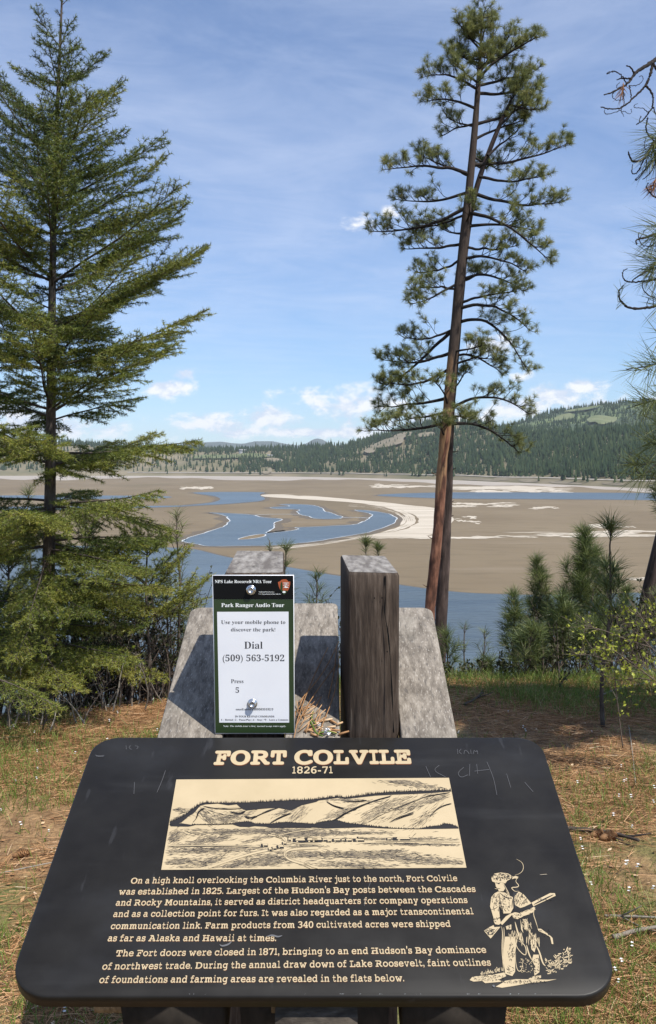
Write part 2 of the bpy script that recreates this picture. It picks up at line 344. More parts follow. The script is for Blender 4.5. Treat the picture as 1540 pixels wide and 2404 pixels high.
M['greybark'] = mat('dark furrowed pine bark', ((.3, (.018, .014, .012)), (.5, (.060, .042, .035)), (.72, (.14, .10, .085))), scale=3.6, detail=8, nrough=.65, coords='gc', stretch=(2.6, 2.6, .45), bump=.05, bscale=5, rough=.95)
M['barewood'] = mat('weathered bare wood', ((.3, (.20, .15, .11)), (.7, (.36, .30, .24))), scale=5, coords='gc', stretch=(3, 3, .4), rough=.85)
M['limb'] = mat('dark limb bark', ((.3, (.012, .010, .009)), (.7, (.040, .032, .028))), scale=12, rough=.95)
M['twig'] = mat('bare grey twigs', ((0, (.05, .038, .03)), (.6, (.15, .115, .09)), (1, (.30, .27, .22))), src='tint', rough=.9)
M['grass'] = mat('grass blades', ((0, (.08, .13, .024)), (.6, (.18, .26, .045)), (.85, (.32, .31, .10)), (1, (.46, .37, .19))), src='tint', rough=.5, trans=.25)
M['litter'] = mat('fallen pine needles', ((0, (.12, .052, .022)), (.5, (.40, .215, .095)), (.85, (.56, .34, .17)), (1, (.70, .56, .38))), src='tint', rough=.65)
M['petal'] = plain('white petals', (.85, .85, .84), .6)
M['roof'] = plain('grey roof', (.30, .30, .30), .6)
M['wall'] = plain('pale house wall', (.72, .70, .66), .7)

# ---------------------------------------------------------------- ground of the knoll
ZW = -34.0                                                          # lake bed
def edge_y(x): return 6.05 + 0.16 * x + 0.3 * np.sin(np.asarray(x) * .7 + 1)
def gz(x, y):
    x = np.asarray(x, float); y = np.asarray(y, float)
    d = np.maximum(0, y - edge_y(x))
    z = 0.05 * fbm(x * .6, y * .6, 3, 4) + 0.012 * fbm(x * 5, y * 5, 9, 3)
    z = z - np.where(d < 2, d * d * 0.17, 0.68 + (d - 2) * 0.68)
    s = np.maximum(0, np.abs(x) - 30); z = z - s * 0.25
    return np.maximum(z, ZW - 3)
def axis(lo, flo, fhi, hi, step, grow=1.25):
    a = list(np.arange(flo, fhi + 1e-6, step)); s = step
    while a[-1] < hi: s *= grow; a.append(a[-1] + s)
    b = []; s = step; x = flo
    while x > lo: s *= grow; x -= s; b.append(x)
    return np.array(b[::-1] + a)
gx = axis(-160, -3.2, 3.2, 160, .05); gy = axis(-25, 2.0, 8.0, 110, .05)
X, Y = np.meshgrid(gx, gy)
g = MB(); nx, ny = len(gx), len(gy)
i = (np.arange(ny - 1)[:, None] * nx + np.arange(nx - 1)[None]).ravel()
g.add(np.stack([X, Y, gz(X, Y)], -1), Q=np.stack([i, i + 1, i + nx + 1, i + nx], -1))
o = g.build('ground', M['ground'], smooth=True); o['kind'] = 'structure'

# ---------------------------------------------------------------- lake bed, channels, bars
def sheet(name, V, mat_): 
    o = V.build(name, mat_); o['kind'] = 'structure'; return o
mb = MB(); mb.add([(-9000, 20, ZW), (9000, 20, ZW), (9000, 9000, ZW), (-9000, 9000, ZW)], Q=[[0, 1, 2, 3]])
sheet('lake_bed', mb, M['mud'])
def fp(x, y, z=ZW): return atz(x, y, z)[:2]
def flat_poly(name, pts, dz, mat_, it=2, jag=0.0, holes=()):
    p = smooth_poly(pts, it)
    w = np.array([fp(*q) for q in p])
    if jag:
        k = np.arange(len(w)); w = w + np.stack([fbm(k * .6, k * 0 + 2, 5), fbm(k * .6, k * 0 + 7, 6)], -1) * jag
    mb = MB(); mb.add(np.c_[w, np.full(len(w), ZW + dz)], P=[list(range(len(w)))])
    o = sheet(name, mb, mat_); return w, o
def rim(loops, width, name, mk='rim', dz=.16):
    mb = MB()
    for w in loops:
        n = len(w); t = nrm(np.roll(w, -1, 0) - np.roll(w, 1, 0)); nn = np.stack([t[:, 1], -t[:, 0]], -1)
        wd = width * (0.5 + np.abs(fbm(np.arange(n) * .3, np.zeros(n) + 1, 11)) * 1.6)[:, None]
        V = np.concatenate([np.c_[w - nn * wd, np.full(n, ZW + dz)], np.c_[w + nn * wd, np.full(n, ZW + dz)]])
        k = np.arange(n); k2 = (k + 1) % n
        mb.add(V, Q=np.stack([k, k2, k2 + n, k + n], -1))
    return sheet(name, mb, M[mk])
c6 = lambda L: [(364 + a * .4727, 837.3 + b * .4727) for a, b in L]
main = c6([(250, 774), (330, 784), (368, 803), (365, 820), (355, 838), (300, 860), (200, 890), (150, 905), (135, 915), (150, 925), (235, 935), (240, 943), (400, 942), (560, 940), (700, 930), (850, 912), (1000, 885), (1100, 865),
           (1170, 838), (1205, 815), (1200, 795), (1150, 778), (1060, 765), (985, 760), (1000, 768), (1070, 778), (1080, 790), (1060, 805), (1050, 815), (1010, 825), (1000, 836), (900, 840), (780, 846), (675, 850),
           (725, 858), (640, 870), (560, 878), (548, 874), (600, 855), (583, 838), (600, 822), (640, 806), (560, 802), (515, 796), (500, 787), (380, 779)])
isl = c6([(405, 910), (430, 900), (480, 888), (548, 880), (550, 893), (500, 903), (450, 909)])
pond = c6([(560, 750), (600, 746), (690, 743), (610, 736), (640, 732), (720, 733), (800, 740), (830, 752), (840, 768), (870, 775), (900, 785), (935, 798), (920, 806), (840, 808), (780, 803), (765, 793), (720, 785), (705, 770), (725, 762), (690, 758), (600, 756)])
upper = c6([(-900, 745), (90, 742), (200, 736), (300, 722), (325, 710), (320, 700), (280, 690), (200, 680), (180, 675), (300, 672), (480, 672), (560, 675), (510, 685), (550, 705), (530, 717), (480, 722), (350, 733), (200, 740), (90, 748), (-900, 770)])
upper2 = c6([(-900, 688), (-200, 690), (40, 692), (95, 698), (40, 704), (-200, 706), (-900, 712)])
near = [(-900, 1270), (100, 1280), (392, 1286), (440, 1287), (473, 1293), (506, 1302), (540, 1310), (690, 1334), (770, 1349), (860, 1362), (940, 1374), (1060, 1391), (1200, 1397), (1300, 1398), (1450, 1394), (1700, 1385), (2600, 1390), (4200, 1900), (770, 2300), (-2600, 1900)]
river = [(870, 1163), (930, 1159), (1000, 1157), (1060, 1156), (1300, 1156), (1600, 1158), (1900, 1160), (2600, 1164), (2600, 1190), (1900, 1180), (1540, 1174), (1300, 1172), (1060, 1171), (940, 1167)]
sandbar = c6([(510, 690), (560, 683), (680, 685), (700, 692), (760, 690), (870, 699), (1000, 711), (1150, 724), (1250, 737), (1380, 748), (1470, 775), (1480, 820), (1440, 860), (1380, 880), (1340, 892), (1200, 897), (1050, 901), (1010, 898),
              (1130, 878), (1220, 865), (1280, 845), (1308, 820), (1300, 795), (1260, 775), (1200, 757), (1100, 740), (1000, 725), (870, 716), (750, 709), (670, 704), (560, 697)])
flat_poly('sand_bar', sandbar, .05, M['sand'], jag=2.0)
inner = c6([(1120, 742), (1215, 760), (1265, 778), (1290, 797), (1297, 820), (1270, 843), (1215, 861), (1235, 850), (1268, 832), (1280, 812), (1270, 795), (1230, 775), (1180, 760)])
flat_poly('sand_streak', inner, .06, M['sand'], jag=1.0)
rs0 = np.random.RandomState(17)
for nme, pl in (('sand_streak', [(1062, 1212), (1095, 1211), (1130, 1215), (1090, 1220), (1118, 1232), (1082, 1230), (1064, 1226)]),
                ('sand_streak', [(1190, 1252), (1300, 1248), (1400, 1250), (1490, 1247), (1520, 1256), (1400, 1261), (1280, 1259)]),
                ('sand_streak', [(1380, 1233), (1450, 1230), (1480, 1234), (1420, 1238)]),
                ('sand_streak', [(850, 1260), (960, 1259), (1120, 1262), (1140, 1264), (960, 1264)]),
                ('sand_streak', [(1070, 1181), (1160, 1183), (1200, 1190), (1130, 1189)]),
                ('sand_streak', [(1245, 1190), (1300, 1192), (1310, 1195), (1260, 1194)]),
                ('sand_streak', [(880, 1140), (960, 1138), (1000, 1141), (930, 1144)]),
                ('sand_streak', [(1140, 1153), (1220, 1149), (1320, 1152), (1250, 1156)]),
                ('sand_streak', [(430, 1145), (490, 1143), (505, 1146), (450, 1148)]),
                ('sand_streak', [(1060, 1145), (1180, 1143), (1320, 1148), (1180, 1149)]),
                ('sand_streak', [(1490, 1356), (1560, 1350), (1640, 1356), (1560, 1362)])):
    q_ = np.array(pl); x0, y0 = q_.min(0); x1, y1 = q_.max(0); mb = MB()
    for k in range(int(7 + (x1 - x0) / 18)):
        cx_, cy_ = rs0.uniform(x0, x1), rs0.uniform(y0, y1); hw = (x1 - x0) * rs0.uniform(.08, .32); hh = rs0.uniform(.5, 1.5)
        xs = np.linspace(-1, 1, 14); yo = cy_ + fbm(xs * 2 + k, xs * 0 + cy_, 4) * 2.2; th = (1 - xs ** 2) ** .7 * hh * (1 + fbm(xs * 5 + k, xs * 0, 9))
        up1 = [fp(cx_ + hw * a, b - c) for a, b, c in zip(xs, yo, th)]; lo1 = [fp(cx_ + hw * a, b + c) for a, b, c in zip(xs, yo, th)]; n = 14; kk = np.arange(n - 1)
        mb.add(np.c_[np.array(lo1 + up1), np.full(2 * n, ZW + .07 + .002 * k)], Q=np.stack([kk, kk + 1, kk + 1 + n, kk + n], -1))
    sheet(nme, mb, M['sand'])
shore_pts = [(-900, 1117), (-300, 1117), (430, 1117), (700, 1119), (1060, 1127), (1300, 1137), (1540, 1148), (1800, 1160), (2400, 1185)]
bx = [p_[0] for p_ in shore_pts]; by = [p_[1] for p_ in shore_pts]
up_ = [(x, np.interp(x, bx, by) - 2) for x in np.linspace(-800, 2300, 40)]
lo_ = [(x, np.interp(x, bx, by) + 7 + 3 * math.sin(x * .013) + 2 * math.sin(x * .05)) for x in np.linspace(2300, -800, 60)]
flat_poly('shore_beach', up_ + lo_, .08, M['beach'], it=1, jag=2)
wl = []
for nme, pl in (('river_channel', main), ('river_channel', pond), ('river_channel', upper), ('river_channel', upper2), ('river', river), ('lake_water', near)):
    w, _o = flat_poly(nme, pl, .10, M['water'], jag=1.6 if nme == 'river_channel' else 0)
    wl.append(w)
w, _o = flat_poly('mud_island', isl, .13, M['mud'])
o = rim([wl[0], wl[1], w], .42, 'dry_rim')
for k in range(5):
    L = np.array(c6([(560, 950), (760, 934), (1000, 898), (1170, 864), (1238, 828), (1232, 796), (1180, 770), (1090, 752), (960, 742)])); cc = np.array(c6([(900, 830)]))[0]
    L = cc + (L - cc) * (1.0 + .028 * k); w_ = np.array([fp(*q) for q in smooth_line(L, 3)]); n = len(w_); t = nrm(np.gradient(w_, axis=0)); nn = np.stack([-t[:, 1], t[:, 0]], -1) * np.maximum(0, .35 + 1.3 * fbm(np.arange(n) * .22, np.zeros(n) + k * 3.3, 5))[:, None]
    mb = MB(); kk = np.arange(n - 1); mb.add(np.concatenate([np.c_[w_ - nn, np.full(n, ZW + .035 + .002 * k)], np.c_[w_ + nn, np.full(n, ZW + .035 + .002 * k)]]), Q=np.stack([kk, kk + n, kk + 1 + n, kk + 1], -1)); sheet('silt_line', mb, M['sand'])
M['wet'] = plain('wet silt margin', (.128, .096, .056), .6)
rim([wl[0], wl[1], wl[2], wl[4]], 7.0, 'wet_silt', 'wet', .02)
rim([wl[5]], 2.2, 'wet_silt', 'wet', .02)
mbr = MB()
for L in ([(500, 786), (600, 783), (720, 784)], [(935, 800), (1000, 799), (1060, 803)], [(690, 758), (640, 757), (600, 756)]):
    w = np.array([fp(*q) for q in smooth_line(c6(L), 2)]); n = len(w); t = nrm(np.gradient(w, axis=0)); nn = np.stack([t[:, 1], -t[:, 0]], -1) * 1.0
    k = np.arange(n - 1); mbr.add(np.concatenate([np.c_[w - nn, np.full(n, ZW + .17)], np.c_[w + nn, np.full(n, ZW + .17)]]), Q=np.stack([k, k + 1, k + 1 + n, k + n], -1))
sheet('dry_rim', mbr, M['rim'])

# ---------------------------------------------------------------- far hills
def hill(name, xs, sh, rd, mat_, back=1.5, bumpy=.06, seed=1, cols=260, rows=70):
    """sh(px): shore depth; rd(px) -> (depth, ridge z). Columns fan out from the eye, rows run from the shore over the ridge."""
    px = np.linspace(xs[0], xs[1], cols); t = np.linspace(0, back, rows)
    Ysh = np.array([sh(x) for x in px]); D = np.array([rd(x) for x in px])
    PX, T = np.meshgrid(px, t); Yy = Ysh[None] + (D[:, 0] - Ysh)[None] * T
    Xx = (PX - CX) / FPX * Yy
    S = np.where(T <= 1, np.sin(np.clip(T, 0, 1) * math.pi / 2) ** 1.35 * .55 + T * .45, 1 - (T - 1) ** 2 * .9)
    bank = np.clip(T / .035, 0, 1) * 5
    nz = fbm(Xx / 420, Yy / 420, seed, 5) * np.sin(np.clip(T, 0, 1) * math.pi) * bumpy * 4
    Z = ZW + bank + (D[:, 1] - ZW - 5)[None] * np.clip(S + nz, -1, 1.2)
    mb = MB(); i = (np.arange(rows - 1)[:, None] * cols + np.arange(cols - 1)[None]).ravel()
    mb.add(np.stack([Xx, Yy, Z], -1), Q=np.stack([i, i + 1, i + cols + 1, i + cols], -1))
    o = mb.build(name, mat_, smooth=True); o['kind'] = 'structure'
    return PX, T, Xx, Yy, Z
def dsh(x): return FPX * (EYE[2] - ZW) / (np.interp(x, bx, by) - HORIZ)
rx = [-900, -300, 0, 300, 440, 560, 700, 760, 850, 900, 960, 1030, 1060, 1120, 1180, 1250, 1350, 1450, 1540, 1800, 2400]
ry = [1040, 1035, 1032, 1048, 1056, 1058, 1054, 1050, 1040, 1022, 1004, 988, 986, 996, 1010, 1020, 1018, 1014, 1010, 1005, 1000]
def r1(x):
    d = dsh(x) + 950; return d, EYE[2] + (HORIZ - np.interp(x, rx, ry)) / FPX * d
H1 = hill('hills', (-900, 2400), dsh, r1, M['hill'], seed=4, cols=420)
bxr = [850, 1100, 1180, 1220, 1260, 1300, 1380, 1420, 1470, 1540, 1700, 2000, 2400]; byr = [1075, 1012, 1006, 991, 979, 968, 958, 953, 948, 946, 944, 965, 1000]
def r2(x): return 4300, EYE[2] + (HORIZ - np.interp(x, bxr, byr)) / FPX * 4300
H2 = hill('back_hills', (850, 2400), lambda x: 2700, r2, M['backhill'], seed=9)
fxr = [-900, 0, 300, 400, 440, 470, 520, 550, 570, 600, 640, 670, 700, 722, 735, 745, 757, 770, 800, 1000]; fyr = [1020, 1035, 1045, 1046, 1042, 1039, 1037, 1041, 1042, 1036, 1036, 1042, 1046, 1040, 1032, 1029, 1032, 1040, 1050, 1060]
def r3(x): return 14000, EYE[2] + (HORIZ - np.interp(x, fxr, fyr)) / FPX * 14000
hill('mountains', (-900, 1000), lambda x: 9000, r3, M['far'], seed=14, bumpy=.02)
# eroded pale banks on the hill's foot, lying just proud of it
def on_hill(H, px, t):
    PX, T, Xx, Yy, Z = H
    ci = (px - PX[0, 0]) / (PX[0, 1] - PX[0, 0]); ri = t / (T[1, 0] - T[0, 0])
    c0 = np.clip(np.floor(ci).astype(int), 0, PX.shape[1] - 2); r0 = np.clip(np.floor(ri).astype(int), 0, PX.shape[0] - 2); a = ci - c0; b = ri - r0
    f = lambda A: (A[r0, c0] * (1 - a) + A[r0, c0 + 1] * a) * (1 - b) + (A[r0 + 1, c0] * (1 - a) + A[r0 + 1, c0 + 1] * a) * b
    return np.stack([f(Xx), f(Yy), f(Z)], -1)
def patch(H, name, px, t, rxx, rt, mat_, lift, n=18):
    a = np.linspace(0, 2 * math.pi, n, endpoint=False); mb = MB()
    rr = 1 + .35 * fbm(np.cos(a) * 1.5 + px, np.sin(a) * 1.5 + t * 50, 3)
    rings = [on_hill(H, np.array([px]), np.array([t]))]
    for k in (.25, .5, .75, 1): rings.append(on_hill(H, px + np.cos(a) * rxx * rr * k, np.clip(t + np.sin(a) * rt * rr * k, .004, .99)))
    V = np.concatenate(rings) + np.array([0, -lift * .3, lift])
    j = np.arange(n); j2 = (j + 1) % n; T_ = np.stack([np.zeros(n, int), 1 + j, 1 + j2], -1); Q_ = []
    for k in range(3): Q_.append(np.stack([1 + k * n + j, 1 + (k + 1) * n + j, 1 + (k + 1) * n + j2, 1 + k * n + j2], -1))
    mb.add(V, T=T_, Q=np.concatenate(Q_)); o = mb.build(name, mat_, smooth=True); o['kind'] = 'structure'
M['meadow'] = mat('pale meadow', ((.3, (.10, .125, .05)), (.7, (.17, .18, .09))), scale=.01, detail=6, rough=.95)
M['scree'] = mat('bare tan slope', ((.3, (.17, .145, .095)), (.7, (.26, .22, .155))), scale=.02, detail=6, rough=.95)
patch(H1, 'eroded_bank', 634, .11, 5, .07, M['scree'], 3); patch(H1, 'eroded_bank', 624, .055, 10, .035, M['scree'], 3)
patch(H1, 'eroded_bank', 600, .02, 40, .008, M['scree'], 1)
for q in ((1130, .012, 40, .012), (1180, .03, 20, .02), (1330, .012, 40, .010), (1440, .02, 30, .010), (1240, .02, 24, .016)): patch(H1, 'eroded_bank', *q, M['scree'], .6)
for q in ((910, .62, 42, .10), (945, .72, 22, .07), (870, .5, 16, .05), (1000, .66, 20, .04), (640, .36, 24, .05)): patch(H1, 'bare_slope', *q, M['scree'], 8)
patch(H1, 'meadow', 585, .52, 60, .10, M['meadow'], 5); patch(H1, 'meadow', 500, .48, 50, .08, M['meadow'], 5)
patch(H2, 'meadow', 1410, .55, 34, .10, M['meadow'], 10); patch(H2, 'meadow', 1320, .72, 22, .04, M['meadow'], 10); patch(H2, 'meadow', 1370, .80, 44, .03, M['meadow'], 10)
road = np.array([on_hill(H1, np.array([x]), np.array([.045]))[0] for x in np.linspace(300, 2000, 120)])
mb = MB(); n = len(road); k = np.arange(n - 1)
mb.add(np.concatenate([road + np.array([0, -4, 1.0]), road + np.array([0, 10, 2.2])]), Q=np.stack([k, k + 1, k + 1 + n, k + n], -1)); o = mb.build('shore_road', M['cliff']); o['kind'] = 'structure'
# trees on the hills: one mass each
def forest(name, H, n, dens, hh, label, seed):
    rs = np.random.RandomState(seed); PX = H[0]
    px = rs.uniform(max(-700, PX[0, 0] + 5), PX[0, -1] - 5, n); t = rs.uniform(.012, 1.08, n) ** .9
    keep = rs.uniform(0, 1, n) < dens(px, t); px, t = px[keep], t[keep]; n = len(px)
    P = on_hill(H, px, t); h = hh * rs.lognormal(0, .25, n); r = h * rs.uniform(.14, .23, n); tt = np.clip(rs.normal(.45, .22, n) + .25 * fbm(px / 25, t * 12, 2), 0, 1)
    mb = MB(); s = 5
    for (z0, z1, k) in ((.06, .62, 1.0), (.36, 1.0, .66)):
        an = np.arange(s) * 2 * math.pi / s + rs.uniform(0, 6, (n, 1))
        rr = (r * k)[:, None] * rs.uniform(.65, 1.3, (n, s))
        ring = np.stack([P[:, :1] + np.cos(an) * rr, P[:, 1:2] + np.sin(an) * rr, P[:, 2:3] + (z0 * h)[:, None] + rs.normal(0, .05, (n, s)) * h[:, None]], -1)
        top = P + np.stack([rs.normal(0, .02, n) * h, rs.normal(0, .02, n) * h, z1 * h], -1)
        V = np.concatenate([ring, top[:, None]], 1); b = np.arange(n)[:, None, None] * (s + 1)
        T_ = np.array([[q, (q + 1) % s, s] for q in range(s)])[None]
        mb.add(V, T=(b + T_).reshape(-1, 3), tint=np.repeat(tt, s + 1))
    o = mb.build(name, M['forest']); tag(o, label, 'forest', None, 'stuff')
def ell(px, t, a, b, ra, rb): return ((px - a) / ra) ** 2 + ((t - b) / rb) ** 2 < 1
def dens1(px, t):
    d = np.where(px < 640, .22 + .3 * (t > .8), .95) * np.clip(.70 + 1.5 * fbm(px / 45, t * 6, 21), .04, 1)
    d = np.where((px > 980) & (t < .95), np.maximum(d, .62), d)
    d = np.where((px < 700) & (t > .80), .55, d); d = np.where((px > 560) & (px < 760) & (t < .42) & ~ell(px, t, 628, .1, 17, .1), np.maximum(d, .7), d)
    for e in ((910, .62, 44, .11), (945, .72, 24, .08), (870, .5, 18, .06), (1000, .66, 22, .05), (640, .36, 20, .04)): d = np.where(ell(px, t, *e), .10, d)
    for e in ((585, .52, 62, .11), (500, .48, 52, .09), (628, .10, 16, .09)): d = np.where(ell(px, t, *e), .05, d)
    d = np.where(t < .05, d * .18, d); d = np.where(np.abs(t - .052) < .012, 0, d)
    return np.where(px < 330, d * .8, d)
forest('hillside_forest', H1, 44000, dens1, 17, 'dark conifer forest covering the hills across the lake bed', 5)
def dens2(px, t):
    d = np.full(len(px), .8)
    for e in ((1410, .55, 36, .11), (1320, .72, 24, .05), (1370, .80, 46, .035)): d = np.where(ell(px, t, *e), .03, d)
    return d
forest('back_hill_forest', H2, 13000, dens2, 17, 'paler conifer forest on the higher back hill with meadow patches', 6)
def house(px, t, w, H, label):
    p = on_hill(H, np.array([px]), np.array([t]))[0]; r = thing('house', p, label, 'house', None)
    mb = MB(); x0, y0, z0 = p; h = w * .35; d = w * .5
    V = [(x0 + a * w / 2, y0 + b * d / 2, z0 + c) for c in (-2, h) for a, b in ((-1, -1), (1, -1), (1, 1), (-1, 1))]
    mb.add(V, Q=[[0, 1, 5, 4], [1, 2, 6, 5], [2, 3, 7, 6], [3, 0, 4, 7]]); mb.build('wall', M['wall'], r)
    mb = MB(); V = [(x0 + a * w * .54, y0 + b * d * .6, z0 + h + .02) for a, b in ((-1, -1), (1, -1), (1, 1), (-1, 1))] + [(x0 - w * .54, y0, z0 + h * 1.7), (x0 + w * .54, y0, z0 + h * 1.7)]
    mb.add(V, Q=[[0, 1, 5, 4], [2, 3, 4, 5], [3, 2, 1, 0]], T=[[1, 2, 5], [3, 0, 4]]); mb.build('roof', M['roof'], r)
house(634, .50, 17, H1, 'tiny white house in the meadow on the far hillside')
house(570, .70, 26, H1, 'long low farm building high on the far hillside meadow')

# ---------------------------------------------------------------- the wayside panel
PW = .914
cBL = pt(7.4, 2340, FPX * PW / 1457); cBR = pt(1464, 2340, FPX * PW / 1457); cTL = pt(208, 1730, FPX * PW / 1044); cTR = pt(1252, 1730, FPX * PW / 1044)
PO = (cBL + cBR) / 2; pe = nrm(cBR - cBL); pv = (cTL + cTR) / 2 - PO; PL = np.linalg.norm(pv); pv = pv / PL
pv = nrm(pv - pe * np.dot(pv, pe)); pn = np.cross(pe, pv)
def onp(px, py, lift=0.0):
    o = PO + pn * lift; r = ray(px, py); return EYE + r * (np.dot(o - EYE, pn) / (r @ pn))[..., None]
def uv(px, py):
    q = onp(px, py) - PO; return np.array([np.dot(q, pe), np.dot(q, pv)])
def P3(u_, v__, w=0.0): return PO + pe * u_ + pv * v__ + pn * w
def rounded(u0, u1, v0, v1, r, n=10):
    out_ = []
    for (cx, cy, a0) in ((u1 - r[1], v0 + r[1], -90), (u1 - r[2], v1 - r[2], 0), (u0 + r[3], v1 - r[3], 90), (u0 + r[0], v0 + r[0], 180)):
        rr = r[len(out_) // (n + 1) + 1 if len(out_) // (n + 1) < 3 else 0]
        for k in range(n + 1):
            a = R(a0 + 90 * k / n); out_.append((cx + rr * math.cos(a), cy + rr * math.sin(a)))
    return np.array(out_)
def slab(mb, outl, w0, w1, bev, frame=P3):
    """a plate with a rounded-over top edge in panel coordinates"""
    n = len(outl); c = outl.mean(0); rings = []
    tn = nrm(np.roll(outl, -1, 0) - np.roll(outl, 1, 0)); nn = np.stack([tn[:, 1], -tn[:, 0]], -1)
    for (off, w) in ((0, w0), (0, w1 - bev), (-bev * .3, w1 - bev * .3), (-bev, w1)): rings.append((outl + nn * off, w))
    V = np.concatenate([np.array([frame(a, b, w) for a, b in q]) for q, w in rings]); G = np.concatenate([np.c_[q, np.full(n, w)] for q, w in rings])
    k = np.arange(n); k2 = (k + 1) % n
    Q = np.concatenate([np.stack([j * n + k, j * n + k2, (j + 1) * n + k2, (j + 1) * n + k], -1) for j in range(3)])
    mb.add(V, Q=Q, gc=G, P=[list(range(n))[::-1], [3 * n + q for q in range(n)]])
uL, uR = uv(7.4, 2340)[0], uv(1464, 2340)[0]
sign = thing('information_panel', P3(0, .3, -.02), 'wide dark wayside panel titled FORT COLVILE with cream text and drawing', 'sign')
mb = MB(); slab(mb, rounded(uL, uR, 0.0, PL, (.066, .066, .052, .052)), -.022, 0.0, .004); mb.build('panel', M['panel'], sign)
mb = MB()
for _k in range(1):
    rs = np.random.RandomState(8)
    for _ in range(24):
        u_ = rs.uniform(-.2, .36); mb.add([P3(u_, .0042, .0004), P3(u_ + rs.uniform(.0006, .003), .0042, .0004), P3(u_ + .002, .0042 + rs.uniform(.0002, .0007), .0004)], T=[[0, 1, 2]])
mb.build('chipped_edge', M['rim'], sign)

# --- lettering: outlines come from the built-in font, glyph by glyph for the slab face
_dg = None
def text_geom(s, off=0.0):
    c = bpy.data.curves.new('tmp', 'FONT'); c.body = s; c.offset = off; c.resolution_u = 3
    ob = bpy.data.objects.new('tmp', c); me = ob.to_mesh()
    V = np.array([v.co[:] for v in me.vertices]).reshape(-1, 3)[:, :2]; F = [list(p.vertices) for p in me.polygons]
    ob.to_mesh_clear(); bpy.data.objects.remove(ob); bpy.data.curves.remove(c)
    return V, F
def uni(s, bu, bl_, bd):
    r = ''
    for ch in s:
        if 'A' <= ch <= 'Z': r += chr(bu + ord(ch) - 65)
        elif 'a' <= ch <= 'z': r += chr(bl_ + ord(ch) - 97)
        elif '0' <= ch <= '9': r += chr(bd + ord(ch) - 48)
        else: r += ch
    return r
SER = lambda s: uni(s, 0x1D400, 0x1D41A, 0x1D7CE)
MON = lambda s: uni(s, 0x1D670, 0x1D68A, 0x1D7F6)
GW = {'i': .33, 'l': .33, 'j': .30, 't': .40, 'f': .40, 'r': .46, 's': .44, 'm': .92, 'w': .82, 'I': .36, '.': .13, ',': .14, "'": .11, '-': .32, '1': .36, 'M': .98, 'W': 1.05, 'O': .86, 'C': .80, 'D': .80, 'R': .80, 'H': .84, 'A': .86, 'L': .66, 'F': .66,
      'B': .72, 'T': .74, 'E': .68, 'V': .84, 'a': .55, 'c': .52, 'e': .55, 'o': .58, 'n': .60, 'u': .60, 'h': .60, 'd': .60, 'b': .60, 'p': .60, 'q': .60, 'g': .58, 'k': .62, 'v': .60, 'y': .60, 'x': .6}
_gc = {}
def glyph(ch, off):
    if (ch, off) not in _gc:
        V, F = text_geom(MON(ch), off)
        _gc[(ch, off)] = (V, F)
    return _gc[(ch, off)]
def slab_line(s, off, gap=.085, space=.30, wide=None):
    VV, FF = [], []; x = 0; n = 0
    for ch in s:
        if ch == ' ': x += space; continue
        V, F = glyph(ch, off)
        a, b = V[:, 0].min(), V[:, 0].max(); w = (wide or {}).get(ch, GW.get(ch, .58))
        V2 = V.copy(); V2[:, 0] = (V[:, 0] - a) / (b - a) * w + x; x += w + gap
        VV.append(V2); FF += [[i + n for i in f] for f in F]; n += len(V)
    V = np.concatenate(VV); V[:, 0] -= V[:, 0].min(); return V, FF
def serif_line(s, off=-.012):
    V, F = text_geom(SER(s), off); V = V.copy(); V[:, 0] -= V[:, 0].min(); return V, F
capH = text_geom(MON('H'), 0)[0][:, 1].max(); capS = text_geom(SER('H'), 0)[0][:, 1].max()
def place(mb, VF, l, r, cap, capn, fn, lift):
    """l, r: the ends of the baseline in the working frame, cap: capital height there; fn maps the frame to the surface"""
    V, F = VF; a = fn(*l, lift); b = fn(*r, lift); top = fn((l[0] + r[0]) / 2, (l[1] + r[1]) / 2 - cap, lift); mid = (a + b) / 2
    ex = b - a; wd = V[:, 0].max(); ez = top - mid; ez = ez - nrm(ex) * np.dot(ez, nrm(ex))
    Q = a + V[:, :1] / wd * ex + V[:, 1:2] / capn * ez
    mb.add(Q, P=F)
tw = {'F': .78, 'O': .98, 'R': .96, 'T': .80, 'C': .92, 'L': .76, 'V': .98, 'I': .46, 'E': .80}
mb = MB(); place(mb, slab_line('FORT COLVILE', .034, gap=.015, space=.36, wide=tw), (501, 1794), (966, 1791.5), 30, capH, onp, .0006); mb.build('title_lettering', M['cream'], sign)
mb = MB(); place(mb, slab_line('FORT COLVILE', .034, gap=.015, space=.36, wide=tw), (501.5, 1795.6), (966.5, 1793.1), 30, capH, onp, .0003); mb.build('title_edging', M['rustline'], sign)
mb = MB(); place(mb, slab_line('1826-71', .014, gap=.13), (686, 1815.5), (781, 1815), 14.5, capH, onp, .0006); mb.build('date_lettering', M['cream'], sign)
LN = [("On a high knoll overlooking the Columbia River just to the north, Fort Colvile", 306, 2074, 1074, 2068, 12.8),
      ("was established in 1825. Largest of the Hudson's Bay posts between the Cascades", 278, 2100, 1117, 2093.5, 13),
      ("and Rocky Mountains, it served as district headquarters for company operations", 271, 2126, 1098, 2119.5, 13.2),
      ("and as a collection point for furs. It was also regarded as a major transcontinental", 265, 2152.6, 1112, 2146, 13.4),
      ("communication link. Farm products from 340 cultivated acres were shipped", 259, 2181, 1058, 2175.5, 13.6),
      ("as far as Alaska and Hawaii at times.", 252, 2209.5, 648, 2209, 13.8),
      ("The Fort doors were closed in 1871, bringing to an end Hudson's Bay dominance", 271, 2245, 1142, 2236.5, 14),
      ("of northwest trade. During the annual draw down of Lake Roosevelt, faint outlines", 239, 2276, 1153, 2266.5, 14.3),
      ("of foundations and farming areas are revealed in the flats below.", 232, 2307.5, 949, 2303.5, 14.6)]
